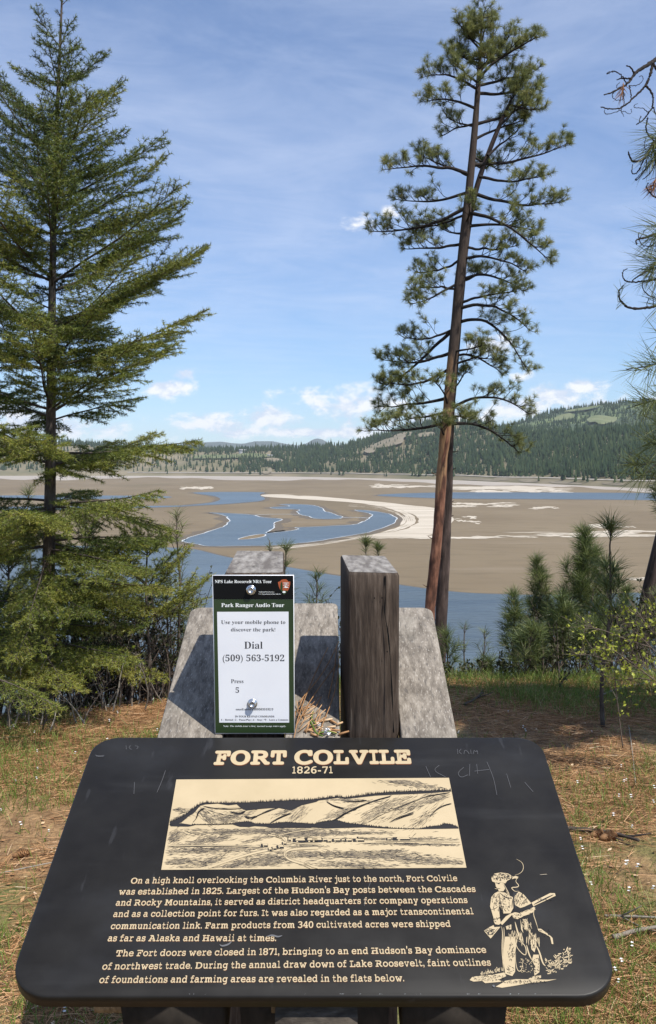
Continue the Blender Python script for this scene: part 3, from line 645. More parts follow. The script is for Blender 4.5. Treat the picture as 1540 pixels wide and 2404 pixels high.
mb = MB(); mb2 = MB()
for s, x0, y0, x1, y1, ch in LN:
    L = slab_line(s, .012); place(mb, L, (x0, y0), (x1, y1), ch, capH, onp, .0006)
    place(mb2, L, (x0 + .3, y0 + 1.0), (x1 + .3, y1 + 1.0), ch, capH, onp, .0003)
mb.build('paragraph_lettering', M['cream'], sign); mb2.build('paragraph_edging', M['rustline'], sign)

# --- the drawing of the fort in its valley
def poly(mb, pts, fn, lift):
    p = np.asarray(pts, float); mb.add(fn(p[:, 0], p[:, 1], lift), P=[list(range(len(pts)))])
def stroke(mb, pts, w, fn, lift, taper=True):
    p = np.asarray(pts, float)
    if len(p) < 2: return
    n = len(p); t = nrm(np.gradient(p, axis=0)); nn = np.stack([-t[:, 1], t[:, 0]], -1)
    ww = (np.sin(np.linspace(.12, math.pi - .12, n)) if taper else np.ones(n))[:, None] * w / 2
    q = np.concatenate([p - nn * ww, p + nn * ww]); V = fn(q[:, 0], q[:, 1], lift)
    k = np.arange(n - 1); mb.add(V, Q=np.stack([k, k + 1, k + 1 + n, k + n], -1))
A = lambda L: [(364 + a * .2459, 1805.8 + b * .2459) for a, b in L]
B = lambda L: [(728.1 + a * .2553, 1805.8 + b * .2553) for a, b in L]
FR = [(414, 1830), (1054, 1826), (1095, 2037), (378.5, 2042)]
pic = MB()
for k in (1,): poly(pic, [FR[3], FR[2], FR[1], FR[0]], onp, .0005)
picture = pic.build('drawing', M['cream'], sign)
ink = MB(); wash = MB(); light = MB(); rs = np.random.RandomState(3)
def inside(x, y): 
    t = (y - 1829) / 212.0; return 0.01 < t < .985 and 414 - 36 * t + 2 < x < 1054 + 41 * t - 2
def spikes(top, hmin, hmax, step):
    top = np.array(top); 
    for i in range(len(top) - 1):
        n = max(1, int(abs(top[i + 1, 0] - top[i, 0]) / step))
        for k in range(n):
            a = top[i] + (top[i + 1] - top[i]) * (k + rs.uniform(0, 1)) / n; h = rs.uniform(hmin, hmax); w = rs.uniform(.7, 1.8)
            poly(ink, [(a[0] - w, a[1] + 1.5), (a[0] + w, a[1] + 1.5), (a[0] + rs.uniform(-.3, .3), a[1] - h)], onp, .0010)
ridge = A([(140, 500), (200, 480), (270, 445), (330, 400), (380, 360), (430, 330), (470, 318), (560, 322), (700, 320), (850, 318), (1000, 313), (1130, 304), (1290, 296), (1450, 292)]) + B([(70, 272), (150, 260), (270, 250), (330, 260), (430, 245), (570, 226), (700, 212), (900, 202), (1100, 197), (1290, 190)])
rlow = B([(1300, 204), (1100, 220), (950, 228), (750, 235), (600, 243), (430, 262), (330, 272), (270, 262), (80, 287)]) + A([(1540, 312), (1400, 345), (1300, 395), (1180, 370), (1100, 372), (1000, 380), (870, 395), (820, 372), (780, 335), (700, 345), (600, 328), (480, 336), (430, 350), (370, 420), (320, 450), (250, 510), (142, 530)])
poly(ink, (ridge + rlow)[::-1], onp, .0010); spikes(ridge, 1.5, 6.5, 2.0)
tb = A([(350, 525), (600, 526), (740, 515), (820, 502), (900, 497), (960, 518), (1100, 520), (1180, 508), (1260, 503), (1540, 522)]) + B([(60, 490), (120, 480), (250, 467), (340, 492), (500, 512), (600, 524), (800, 542), (1000, 546), (1080, 528), (1200, 514), (1230, 496), (1300, 506), (1362, 532)])
tl = B([(1365, 545), (1000, 551), (700, 545), (500, 535), (150, 545), (0, 535)]) + A([(1500, 562), (1300, 560), (1100, 562), (1060, 550), (950, 544), (900, 552), (810, 550), (740, 527), (500, 533), (350, 532)])
poly(ink, (tb + tl)[::-1], onp, .0010); spikes(tb, 1.0, 4.0, 2.6)
poly(ink, A([(135, 525), (250, 515), (380, 535), (320, 548), (150, 545)])[::-1], onp, .0010)
for s in (B([(540, 492), (640, 430), (800, 360), (980, 285), (1100, 245), (1285, 215)]), B([(270, 440), (400, 370), (560, 300), (750, 250)]), B([(150, 500), (270, 445), (330, 400)]), B([(730, 490), (830, 440), (950, 410)]), B([(1100, 440), (1160, 370), (1230, 330), (1300, 312)]),
          A([(910, 490), (980, 440), (1100, 395), (1200, 360)]), A([(1090, 520), (1190, 465), (1300, 420)]), A([(350, 510), (400, 460), (410, 400), (470, 372)]), A([(450, 350), (560, 372), (700, 385), (860, 372)]), A([(700, 400), (800, 430), (860, 400)]), B([(150, 300), (220, 340), (310, 362)]), B([(300, 290), (400, 300), (520, 285)]), A([(860, 440), (900, 470), (970, 450)])):
    for k in range(16):
        q = smooth_line(np.array(s) + rs.normal(0, 1.1, 2), 2); a = rs.randint(0, max(1, len(q) - 5)); stroke(ink, q[a:a + rs.randint(5, 11)], rs.uniform(.5, 1.5), onp, .0009)
def hatch(c, rx_, ry_, ang, n, ln=(4, 12), w=(.4, 1.1), wn=.5, fn_=None):
    ca, sa = math.cos(R(ang)), math.sin(R(ang))
    for k in range(n):
        a, b = rs.normal(0, .62) * rx_ * 1.15, rs.normal(0, .62) * ry_ * 1.3
        x, y = c[0] + a * ca - b * sa, c[1] + a * sa + b * ca; l = rs.uniform(*ln) / 2; q = R(ang + rs.normal(0, 9))
        pts = [(x - l * math.cos(q), y - l * math.sin(q)), (x, y + rs.normal(0, .4)), (x + l * math.cos(q), y + l * math.sin(q))]
        if inside(*pts[0]) and inside(*pts[2]): stroke(ink if rs.uniform() > wn else wash, pts, rs.uniform(*w) * (1 if rs.uniform() > wn else 1.5), onp, .0008 + .0001 * rs.uniform())
for (f, x, y, rx_, ry_, an, n) in ((A, 190, 640, 60, 40, -25, 60), (A, 430, 690, 120, 22, -14, 80), (A, 620, 665, 90, 20, -12, 60), (A, 540, 770, 420, 22, -2, 240), (A, 250, 880, 160, 20, -4, 90), (A, 460, 895, 180, 24, -18, 90), (A, 700, 600, 400, 12, -3, 110), (A, 1150, 598, 330, 14, -2, 130),
                               (A, 1390, 618, 150, 22, -3, 110), (A, 950, 880, 260, 40, -8, 170), (A, 1150, 860, 110, 40, -5, 70), (A, 1420, 815, 110, 18, 2, 70), (A, 1450, 735, 110, 10, 0, 50), (A, 1000, 660, 120, 12, -14, 40), (B, 300, 590, 320, 12, -1, 130), (B, 800, 640, 420, 9, 0, 120), (B, 330, 785, 380, 26, 1, 220),
                               (B, 820, 800, 330, 22, 3, 130), (B, 1120, 845, 280, 22, 2, 130), (B, 400, 880, 320, 26, 2, 150), (B, 750, 752, 90, 8, 0, 30), (B, 1000, 692, 400, 7, 1, 100), (B, 740, 330, 170, 40, -24, 90), (B, 560, 430, 150, 30, -30, 60), (B, 950, 330, 200, 40, -24, 70), (B, 280, 400, 120, 24, -20, 60), (B, 380, 290, 200, 14, 3, 50),
                               (B, 1150, 280, 120, 14, -18, 50), (B, 1050, 450, 140, 36, -40, 50), (B, 900, 130, 230, 18, 8, 110), (B, 820, 112, 60, 8, 0, 30), (A, 600, 450, 150, 30, 10, 60), (A, 760, 450, 160, 25, -20, 60), (A, 500, 470, 60, 25, 40, 30), (A, 1360, 440, 80, 40, -40, 40), (A, 1250, 400, 100, 14, -20, 30), (A, 240, 390, 70, 14, 4, 25),
                               (A, 230, 470, 70, 18, -25, 30), (A, 800, 580, 600, 6, 0, 60), (A, 180, 950, 100, 8, -3, 30), (A, 700, 930, 140, 14, -16, 50)):
    hatch(f([(x, y)])[0], rx_ * .25, ry_ * .25, an, int(n * 2.6), ln=(5, 20), w=(.3, 1.0), wn=.72)
for s, w in ((A([(400, 985), (560, 920), (800, 840), (1000, 785), (1130, 765), (1230, 715), (1250, 690), (1220, 655), (1150, 635)]), 5.5), (A([(1150, 640), (1300, 600), (1500, 575)]), 2.5), (B([(60, 930), (-60, 875)]) , 6), (A([(1600, 950), (1400, 900), (1270, 862), (1235, 820), (1255, 780), (1330, 760), (1560, 750)]), 5.5), (A([(1250, 690), (1400, 712), (1560, 716)]), 3), (A([(120, 730), (600, 728), (1000, 738)]), 2.4),
             (A([(1080, 625), (1150, 635), (1215, 660)]), 3.5), (B([(600, 655), (900, 660), (1385, 665)]), 2.6)):
    q = smooth_line(s, 3); q = np.array([p_ for p_ in q if inside(*p_)]); stroke(light, q, w, onp, .0012, False)
    for d in (-w / 2, w / 2):
        stroke(ink, q + np.array([0, d]), .7, onp, .0013)
def bld(x0, y0, w, h):
    poly(ink, [(x0, y0 + h), (x0 + w, y0 + h), (x0 + w, y0), (x0, y0)], onp, .0014)
    poly(light, [(x0 + w * .22, y0 + h * .52), (x0 + w, y0 + h * .52), (x0 + w * .92, y0 + .3), (x0 + w * .26, y0 + .3)], onp, .0016)
    poly(light, [(x0 + w * .3, y0 + h * .95), (x0 + w * .42, y0 + h * .95), (x0 + w * .42, y0 + h * .65), (x0 + w * .3, y0 + h * .65)], onp, .0016)
for f, L in ((A, [(1265, 652, 32, 40), (1315, 660, 118, 38), (1425, 655, 130, 42), (1012, 712, 66, 28), (1075, 752, 40, 26), (1110, 742, 50, 26), (1160, 725, 70, 30), (1210, 695, 46, 26)]), (B, [(-10, 628, 118, 42), (105, 636, 45, 28), (150, 650, 44, 22), (200, 640, 80, 26), (280, 642, 40, 22), (315, 640, 70, 26), (395, 640, 104, 26), (430, 620, 58, 14), (700, 632, 46, 24), (760, 625, 160, 32)])):
    for x, y, w, h in L:
        q = f([(x, y)])[0]; s = .2459 if f is A else .2553; bld(q[0], q[1], w * s, h * s)
for k in range(46):
    x = 450 + k * 20.4; q = B([(x, 672 + (x - 450) * .014)])[0]; stroke(ink, [(q[0], q[1]), (q[0] + rs.uniform(-.5, .5), q[1] - rs.uniform(2, 5))], .6, onp, .0010)
stroke(ink, B([(440, 682), (700, 676), (1000, 688), (1388, 690)]), 1.6, onp, .0010)
stroke(ink, A([(110, 745), (400, 738), (1010, 738)]), 1.0, onp, .0010)
ink.build('ink_line', M['ink'], picture); wash.build('ink_wash', M['wash'], picture); light.build('bare_paper', M['cream'], picture)

# --- the standing trapper
Cc = lambda L: [(1085 + a * .1797, 1995 + b * .1797) for a, b in L]
fig = MB(); dk = MB()
def fp_(L, lift=.0006): poly(fig, Cc(L)[::-1], onp, lift)
fp_([(430, 430), (440, 480), (470, 520), (480, 545), (540, 540), (565, 495), (530, 430), (470, 415)])
fp_([(390, 345), (420, 312), (500, 296), (600, 310), (640, 332), (662, 352), (640, 380), (590, 402), (562, 440), (520, 425), (470, 415), (430, 428), (392, 412), (382, 372)])
fp_([(662, 352), (700, 340), (735, 355), (720, 380), (690, 372), (650, 385)]); fp_([(520, 425), (545, 440), (610, 560), (620, 600), (600, 598), (560, 500)], .0008)
fp_([(380, 620), (420, 570), (470, 545), (560, 560), (620, 600), (662, 620), (668, 760), (630, 830), (540, 832), (500, 742), (478, 740), (492, 880), (415, 912), (378, 780), (364, 740)])
fp_([(690, 600), (740, 545), (800, 580), (860, 650), (905, 700), (810, 745), (760, 760), (692, 722), (678, 650)])
fp_([(415, 912), (492, 895), (506, 960), (480, 980), (432, 972), (410, 935)]); fp_([(760, 820), (900, 765), (940, 742), (957, 780), (905, 832), (800, 866), (775, 862)]); fp_([(642, 832), (690, 815), (762, 830), (795, 872), (722, 906), (668, 890)])
fp_([(905, 690), (1150, 565), (1210, 566), (1222, 600), (930, 738)]); fp_([(500, 950), (570, 870), (640, 830), (650, 850), (520, 985)])
fp_([(285, 1058), (345, 1015), (410, 985), (420, 1010), (500, 1005), (372, 1160)])
fp_([(570, 1000), (642, 975), (642, 1040), (580, 1042)]); fp_([(800, 905), (850, 912), (862, 1030), (822, 1042)]); fp_([(760, 900), (800, 1090), (770, 1040)])
fp_([(560, 1135), (690, 1135), (718, 1180), (692, 1350), (692, 1590), (655, 1650), (562, 1620), (555, 1560), (530, 1450), (535, 1300)])
fp_([(930, 1370), (1000, 1370), (1012, 1500), (1008, 1600), (945, 1645), (935, 1560), (952, 1530), (912, 1440)]); fp_([(880, 1120), (960, 1110), (970, 1240), (945, 1340), (905, 1300)])
fp_([(868, 1682), (930, 1652), (1030, 1640), (1030, 1672), (960, 1692), (880, 1697)])
fp_([(98, 1702), (130, 1662), (250, 1642), (400, 1632), (550, 1602), (575, 1650), (470, 1700), (540, 1722), (300, 1742), (262, 1712), (150, 1722)])
fp_([(438, 1787), (520, 1742), (560, 1712), (700, 1690), (860, 1692), (1120, 1697), (1240, 1690), (1110, 1717), (850, 1747), (650, 1782), (520, 1802)])
fp_([(985, 1030), (1030, 1032), (1140, 1112), (1180, 1152), (1192, 1232), (1170, 1230), (1150, 1142), (1090, 1102), (1000, 1062)])
fs = lambda L, w, lift=.0006: stroke(fig, smooth_line(Cc(L), 2), w, onp, lift)
ds = lambda L, w, lift=.0010: stroke(dk, smooth_line(Cc(L), 2), w, onp, lift)
for L, w in (([(735, 350), (690, 410), (745, 465), (720, 490), (640, 490), (660, 520), (690, 545), (740, 540)], 2), ([(705, 120), (790, 165), (805, 250), (760, 310), (690, 330)], 1.2), ([(955, 750), (925, 830), (960, 930), (990, 1030)], 1.6), ([(515, 1000), (530, 1100), (520, 1250), (525, 1400), (545, 1600)], 2.2), ([(545, 1010), (550, 1120), (530, 1300)], 1.6),
             ([(690, 940), (720, 1060), (760, 1170), (800, 1240)], 3.5), ([(720, 1180), (700, 1270), (830, 1400), (840, 1300), (800, 1220), (730, 1190)], 2), ([(840, 1240), (870, 1360), (910, 1440)], 3), ([(960, 1240), (1010, 1330), (1050, 1480), (1090, 1520)], 3.5), ([(700, 1340), (695, 1450), (720, 1580), (770, 1590), (790, 1500), (790, 1420)], 1.6), ([(425, 505), (460, 512)], 1.2), ([(1015, 325), (1110, 318)], .9)): fs(L, w)
for k in range(46):
    x = rs.uniform(600, 1010); y = rs.uniform(1040, 1120) + (x - 600) * .12; fs([(x, y), (x + rs.normal(4, 6), y + rs.uniform(40, 120))], rs.uniform(.8, 1.8))
for k in range(40):
    x = rs.uniform(780, 900); y = rs.uniform(890, 1060); fs([(x, y), (x + rs.normal(8, 6), y + rs.uniform(20, 60))], rs.uniform(.7, 1.5))
for k in range(130):
    x = 1080 + 330 * rs.uniform(0, 1) ** .8; y = 1500 - (x - 1080) * .62 * rs.uniform(.3, 1) + rs.uniform(-50, 140); a = rs.uniform(-1.2, .1) if rs.uniform() > .3 else rs.uniform(-2.4, -1.4)
    l = rs.uniform(15, 60); fs([(x, y), (x + l * .5 * math.cos(a) + 3, y + l * .5 * math.sin(a)), (x + l * math.cos(a), y + l * math.sin(a))], rs.uniform(1, 3))
for k in range(60):
    x = rs.uniform(760, 930); y = rs.uniform(1420, 1600); a = rs.uniform(0, 6.3); l = rs.uniform(8, 26); fs([(x, y), (x + l * math.cos(a), y + l * math.sin(a))], rs.uniform(.7, 1.6))
for k in range(40):
    x = rs.uniform(240, 540); y = 1640 - (x - 240) * .22 + rs.uniform(-5, 12); fs([(x, y), (x + rs.normal(0, 10), y - rs.uniform(15, 60))], rs.uniform(.8, 2))
fgo = fig.build('trapper_figure', M['cream'], sign)
for (cx_, cy_, rx_, ry_, n, an, ln) in ((500, 350, 110, 50, 90, None, 26), (600, 350, 60, 40, 40, None, 22), (570, 690, 90, 110, 70, 1.2, 30), (440, 690, 60, 120, 30, 1.4, 40), (770, 650, 90, 80, 60, 1.9, 40), (450, 930, 40, 40, 10, 1.0, 30), (720, 860, 60, 35, 16, .3, 24), (860, 800, 90, 40, 16, -.4, 40), (640, 1330, 40, 120, 40, 2.1, 36), (620, 1560, 60, 60, 12, .5, 40), (970, 1500, 40, 110, 26, .5, 30), (350, 1670, 220, 40, 90, None, 24),
                               (800, 1725, 330, 22, 90, None, 24), (950, 1670, 70, 20, 12, .1, 30), (360, 1060, 60, 50, 36, .8, 40), (1060, 650, 150, 12, 40, None, 16), (1090, 1080, 80, 60, 20, .7, 30), (920, 1200, 40, 90, 30, 1.5, 40), (600, 1010, 40, 30, 14, 1.4, 20)):
    for k in range(n):
        r = math.sqrt(rs.uniform()); th = rs.uniform(0, 6.283); x, y = cx_ + rx_ * r * math.cos(th), cy_ + ry_ * r * math.sin(th); a = rs.uniform(0, 6.283) if an is None else an + rs.normal(0, .35); l = ln * rs.uniform(.4, 1)
        ds([(x - l / 2 * math.cos(a), y - l / 2 * math.sin(a)), (x + rs.normal(0, 4), y + rs.normal(0, 4)), (x + l / 2 * math.cos(a), y + l / 2 * math.sin(a))], rs.uniform(.5, 1.3))
ds([(935, 715), (1060, 650), (1195, 585)], 3.2); ds([(440, 430), (480, 440), (500, 425)], 1.6); ds([(470, 445), (490, 442)], 1.5); ds([(455, 505), (500, 505)], 1.0); ds([(545, 450), (575, 520), (610, 590)], 1.2); ds([(310, 1060), (372, 1130), (470, 1020)], 1.4); ds([(490, 560), (560, 620), (640, 640)], 1.6); ds([(480, 560), (500, 700), (540, 820)], 1.8); ds([(660, 640), (650, 760)], 1.6); ds([(380, 780), (430, 770), (470, 740)], 1.2)
dk.build('figure_shading', M['ink'], fgo)
# scratches on the enamel
scr = MB()
c2 = lambda L: [(768 + a * .5013, 1711 + b * .5013) for a, b in L]
c1 = lambda L: [(a * .5013, 1711 + b * .5013) for a, b in L]
for L in (c2([(462, 175), (484, 225)]), c2([(525, 170), (495, 195), (555, 225)]), c2([(640, 180), (610, 205), (625, 230), (660, 215)]), c2([(668, 165), (666, 220)]), c2([(700, 165), (705, 210)]), c2([(748, 155), (780, 230), (795, 310)]), c2([(690, 198), (760, 190)]), c2([(840, 210), (860, 275)]), c2([(925, 250), (965, 295)]),
          c2([(610, 95), (612, 118)]), c2([(628, 95), (615, 106), (630, 118)]), c2([(640, 118), (645, 97), (660, 108), (665, 118)]), c2([(672, 98), (674, 118)]), c2([(684, 118), (688, 98), (696, 110), (703, 98), (705, 118)]), c2([(995, 684), (1028, 682)]), c2([(205, 715), (190, 750)]), c2([(178, 790), (174, 830)]),
          c1([(775, 195), (760, 240), (735, 298)]), c1([(630, 250), (627, 305)]), c1([(590, 78), (592, 96)]), c1([(612, 78), (602, 88), (616, 97)]), c1([(632, 80), (650, 82), (640, 95)]), c1([(445, 122), (460, 128), (488, 124)]), c1([(450, 128), (485, 130)])):
    stroke(scr, smooth_line(L, 2), .75, onp, .0012, False)
for L, w in ((c1([(1028, 1010), (1040, 1018), (1070, 1010), (1085, 995)]), 4), (c1([(1250, 972), (1275, 965), (1300, 975), (1322, 968)]), 4), (c2([(775, 1200), (785, 1208)]), 5)): stroke(scr, smooth_line(L, 2), w, onp, .0014)
scr.build('scratch', M['scratch'], sign)

# ---------------------------------------------------------------- wooden stand: posts, boards, beam
stand = thing('wooden_stand', (-.03, 1.9, float(gz(-.03, 1.9))), 'weathered timber stand with two upright posts and grey sloping boards', 'sign stand')
ZF, ZB = 1.985, 2.235
BO = -.030                                                          # boards lie this far under the panel's face
def onb(px, py): return onp(px, py, BO)
def uvb(px, py):
    q = onp(px, py, BO) - PO; return np.dot(q, pe), np.dot(q, pv)
def post(fl, fr, bl_, br, holes):
    a, b, c, d = pt(*fl, ZF), pt(*fr, ZF), pt(*br, ZB), pt(*bl_, ZB)
    mb = MB(); zs = [-.35, .3, .7, 1.0, 1.15, 1.25, 1.32]; ring = []
    base = np.array([a, b, c, d])
    # eased vertical corners and a few courses up the height
    cor = []
    e = .006
    for i in range(4):
        p, q, r = base[i], base[(i - 1) % 4], base[(i + 1) % 4]
        cor += [p + nrm(q - p) * e, p + nrm(r - p) * e]
    cor = np.array(cor); V = []; G = []; n = 8
    per = np.concatenate([[0], np.cumsum(np.linalg.norm(np.diff(cor, axis=0), axis=1))])
    for z in zs:
        r_ = cor.copy(); r_[:, 2] = z; V.append(r_); G.append(np.c_[per, np.zeros(n), np.full(n, z)])
    top = cor.copy(); top[:, 2] -= .005; V.append(top); G.append(np.c_[per, np.zeros(n), top[:, 2]])
    inn = cor + (cor.mean(0) - cor) * .045; V.append(inn); G.append(np.c_[per, np.zeros(n), inn[:, 2]])
    V = np.concatenate(V); G = np.concatenate(G); L = len(zs) + 2; k = np.arange(n); k2 = (k + 1) % n
    Q = np.concatenate([np.stack([j * n + k, j * n + k2, (j + 1) * n + k2, (j + 1) * n + k], -1) for j in range(L - 1)])
    mb.add(V, Q=Q, gc=G); o = mb.build('post', M['post'], stand)
    mb = MB(); c0 = inn.mean(0); mb.add(inn + [0, 0, .0005], P=[list(range(n))], gc=np.c_[inn[:, :2] - c0[:2], np.zeros(n)] + [c0[0] * 3, 0, 0]); mb.build('post_top', M['posttop'], o)
    mb = MB()
    for (px, py) in holes:
        q = pt(px, py, ZF - .0012); mb.add([q + np.array([math.cos(t) * .0016, 0, math.sin(t) * .0016]) for t in np.linspace(0, 6.28, 9)[:-1]], P=[list(range(8))[::-1]])
    for L_ in ([(904, 1352), (905, 1400), (902, 1440), (911, 1480), (917, 1560), (921, 1640), (924, 1720)],) if holes else ():
        L_ = smooth_line(L_, 2); w = .0011
        mb.add([pt(x, y, ZF - .0012) + np.array([s_ * w * (1 + .6 * math.sin(i_)), 0, 0]) for s_ in (-1, 1) for i_, (x, y) in enumerate(L_)], Q=[[i_, i_ + len(L_), i_ + 1 + len(L_), i_ + 1] for i_ in range(len(L_) - 1)])
    if holes: mb.build('crack', M['black'], o)
    return a, b, c, d
pl = post((525, 1347), (667, 1346), (555, 1292), (667, 1294), [])
pr = post((818, 1344), (938, 1347), (799, 1302.5), (905, 1305), [(879, 1404), (897, 1404), (909, 1530)])
def board(u0, u1, vtop, rL, rR, nm='board'):
    mb = MB(); slab(mb, rounded(u0, u1, .03, vtop, (.004, .004, rR, rL)), BO - .045, BO, .004); return mb.build(nm, M['board'], stand)
uA, vA = uvb(448, 1425); uB, vB = uvb(1014, 1425)
upl = [np.dot(q - PO, pe) for q in pl]; upr = [np.dot(q - PO, pe) for q in pr]
board(uA, min(upl) - .002, vA, .03, .006); board(max(upl) + .002, min(upr) - .004, uvb(740, 1415)[1], .006, .016); board(max(upr) + .003, uB, vB, .006, .03)
for (u0, u1) in ((-.292, -.139), (.137, .292)):
    mb = MB(); V = []
    for w in (-.16, -.046):
        for (u_, v__) in ((u0, .02), (u1, .02), (u1, .5), (u0, .5)): V.append(P3(u_, v__, w))
    mb.add(V, Q=[[0, 1, 5, 4], [1, 2, 6, 5], [2, 3, 7, 6], [3, 0, 4, 7], [4, 5, 6, 7], [3, 2, 1, 0]]); mb.build('side_brace', M['darkwood'], stand)
mb = MB(); V = []
for w in (-.20, -.046):
    for (u_, v__) in ((-.113, .03), (.115, .03), (.115, .5), (-.113, .5)): V.append(P3(u_, v__, w))
mb.add(V, Q=[[0, 1, 5, 4], [1, 2, 6, 5], [2, 3, 7, 6], [3, 0, 4, 7], [4, 5, 6, 7], [3, 2, 1, 0]]); mb.build('cross_block', M['darkwood'], stand)
mb = MB(); V = []
for w in (-.19, -.05):
    for (u_, v__) in ((-.058, .004), (.066, .004), (.066, .32), (-.058, .32)): V.append(P3(u_, v__, w))
mb.add(V, Q=[[0, 1, 5, 4], [1, 2, 6, 5], [2, 3, 7, 6], [3, 0, 4, 7], [4, 5, 6, 7], [3, 2, 1, 0]]); mb.build('beam_end', M['endgrain'], stand)

# ---------------------------------------------------------------- audio tour plate on the left post
ZP = ZF - .006
def ons(px, py, lift=0.0): return pt(px, py, ZP - lift)
plate = thing('audio_tour_sign', ons(597, 1724), 'small white and green audio tour sign bolted to the left wooden post', 'sign')
c3 = lambda a, b: (364 + a * .4727, 1252 + b * .4727)
q4 = [c3(284, 206), c3(690, 206), c3(694, 996), c3(297, 996)]
V = [ons(*p_) for p_ in q4] + [ons(*p_, -.004) for p_ in q4]
mb = MB(); mb.add(V, Q=[[3, 2, 1, 0], [4, 5, 6, 7], [0, 1, 5, 4], [1, 2, 6, 5], [2, 3, 7, 6], [3, 0, 4, 7]]); mb.build('plate', M['white'], plate)
def pg(name, pts, m_, lift):
    mb = MB(); mb.add([ons(*c3(*q), lift) for q in pts], P=[list(range(len(pts)))[::-1]]); return mb.build(name, m_, plate)
pg('header_band', [(287, 210), (686.5, 210), (687.5, 328), (290, 328)], M['black'], .0004)
pg('green_border', [(290, 328.3), (687.5, 328.3), (690.5, 992), (300, 992)], M['green'], .0004)
pg('text_field', [(308, 390), (663, 389), (666, 940), (319, 940)], M['white'], .0008)
def tl_(mb, s, x0, x1, yb, cap, off=-.012, lift=.0011):
    place(mb, serif_line(s, off), c3(x0, yb), c3(x1, yb), cap * .4727, capS, ons, lift)
mb = MB(); tl_(mb, 'NPS Lake Roosevelt NRA Tour', 297, 579, 247, 15, 0); tl_(mb, 'National Park Service', 515, 592, 294, 6); tl_(mb, 'U.S. Department of the Interior', 515, 626, 304.5, 6)
tl_(mb, 'Park Ranger Audio Tour', 329, 641, 366, 19, 0); tl_(mb, 'Note: The mobile tour is free, normal usage rates apply.', 339, 651, 961.5, 8); mb.build('white_lettering', M['whitetxt'], plate)
mb = MB(); tl_(mb, 'Use your mobile phone to', 328, 647, 450, 18, -.006); tl_(mb, 'discover the park!', 377, 597, 487, 18, -.006); tl_(mb, 'Dial', 443, 534, 573, 35, -.006); tl_(mb, '(509) 563-5192', 336, 642, 635, 31, -.006); tl_(mb, 'Press', 377, 439, 744, 19, -.006); tl_(mb, '5', 400, 417, 792, 26, -.006)
tl_(mb, 'oncell.mobi/15095635192/5', 401, 587, 879, 10, 0); tl_(mb, 'IN-TOUR KEYPAD COMMANDS:', 397, 594, 914, 9, 0); tl_(mb, '1 – Rewind | 2 – Pause/Play | # – Stop | *0 – Leave a Comment', 328, 662, 930, 8, 0); mb.build('dark_lettering', M['greytxt'], plate)
c5 = lambda a, b: (67.9 + 0, 0)
def e5(L): return [(( (670 + a / 5.31) - 500) * 1.54, ((1840 + b / 5.31) - 1720) * 1.54) for a, b in L]
em = pg('emblem', e5([(1200, 200), (1240, 182), (1262, 158), (1300, 150), (1340, 150), (1362, 165), (1380, 188), (1412, 190), (1412, 240), (1395, 300), (1370, 350), (1335, 395), (1305, 420), (1275, 380), (1235, 320), (1215, 270)]), M['emblem'], .0008)
def pe_(name, pts, m_, lift):
    mb = MB(); mb.add([ons(*c3(*q), lift) for q in e5(pts)], P=[list(range(len(pts)))[::-1]]); return mb.build(name, m_, em)
pe_('emblem_meadow', [(1240, 328), (1300, 345), (1372, 345), (1335, 393), (1305, 418), (1272, 376)], M['emblemgreen'], .0011)
pe_('emblem_tree', [(1262, 185), (1275, 220), (1282, 270), (1278, 330), (1246, 330), (1244, 270), (1250, 220)], M['emblemgreen'], .0013)
pe_('emblem_peak', [(1290, 298), (1310, 285), (1330, 262), (1345, 278), (1360, 275), (1388, 300), (1360, 292), (1340, 300), (1320, 290)], M['whitetxt'], .0013)
pe_('emblem_bison', [(1280, 362), (1300, 350), (1330, 356), (1332, 378), (1310, 386), (1282, 380)], M['whitetxt'], .0014)
mb = MB()
for s, x0, x1, y in (('NATIONAL', 1287, 1395, 222), ('PARK', 1315, 1365, 242), ('SERVICE', 1292, 1388, 262)):
    a, b = e5([(x0, y), (x1, y)]); place(mb, serif_line(s, 0), c3(*a), c3(*b), 2.6, capS, ons, .0014)
mb.build('emblem_lettering', M['whitetxt'], em)
for (a, b) in ((477, 281), (484, 845)):
    p = ons(*c3(a, b)); mb = MB()
    def disk(r, y, n=18): return np.array([p + np.array([math.cos(t) * r, -y, math.sin(t) * r]) for t in np.arange(n) * 2 * math.pi / n])
    rings = [disk(.0105, .0012), disk(.0105, .003), disk(.0088, .0034), disk(.0078, .0036, 18), disk(.0078, .009), disk(.0066, .0105), disk(.0045, .0105), disk(.0040, .008)]
    n = 18; k = np.arange(n); k2 = (k + 1) % n
    mb.add(np.concatenate(rings), Q=np.concatenate([np.stack([j * n + k, (j + 1) * n + k, (j + 1) * n + k2, j * n + k2], -1) for j in range(len(rings) - 1)]), P=[[7 * n + q for q in range(n)][::-1]])
    mb.build('bolt', M['steel'], plate)

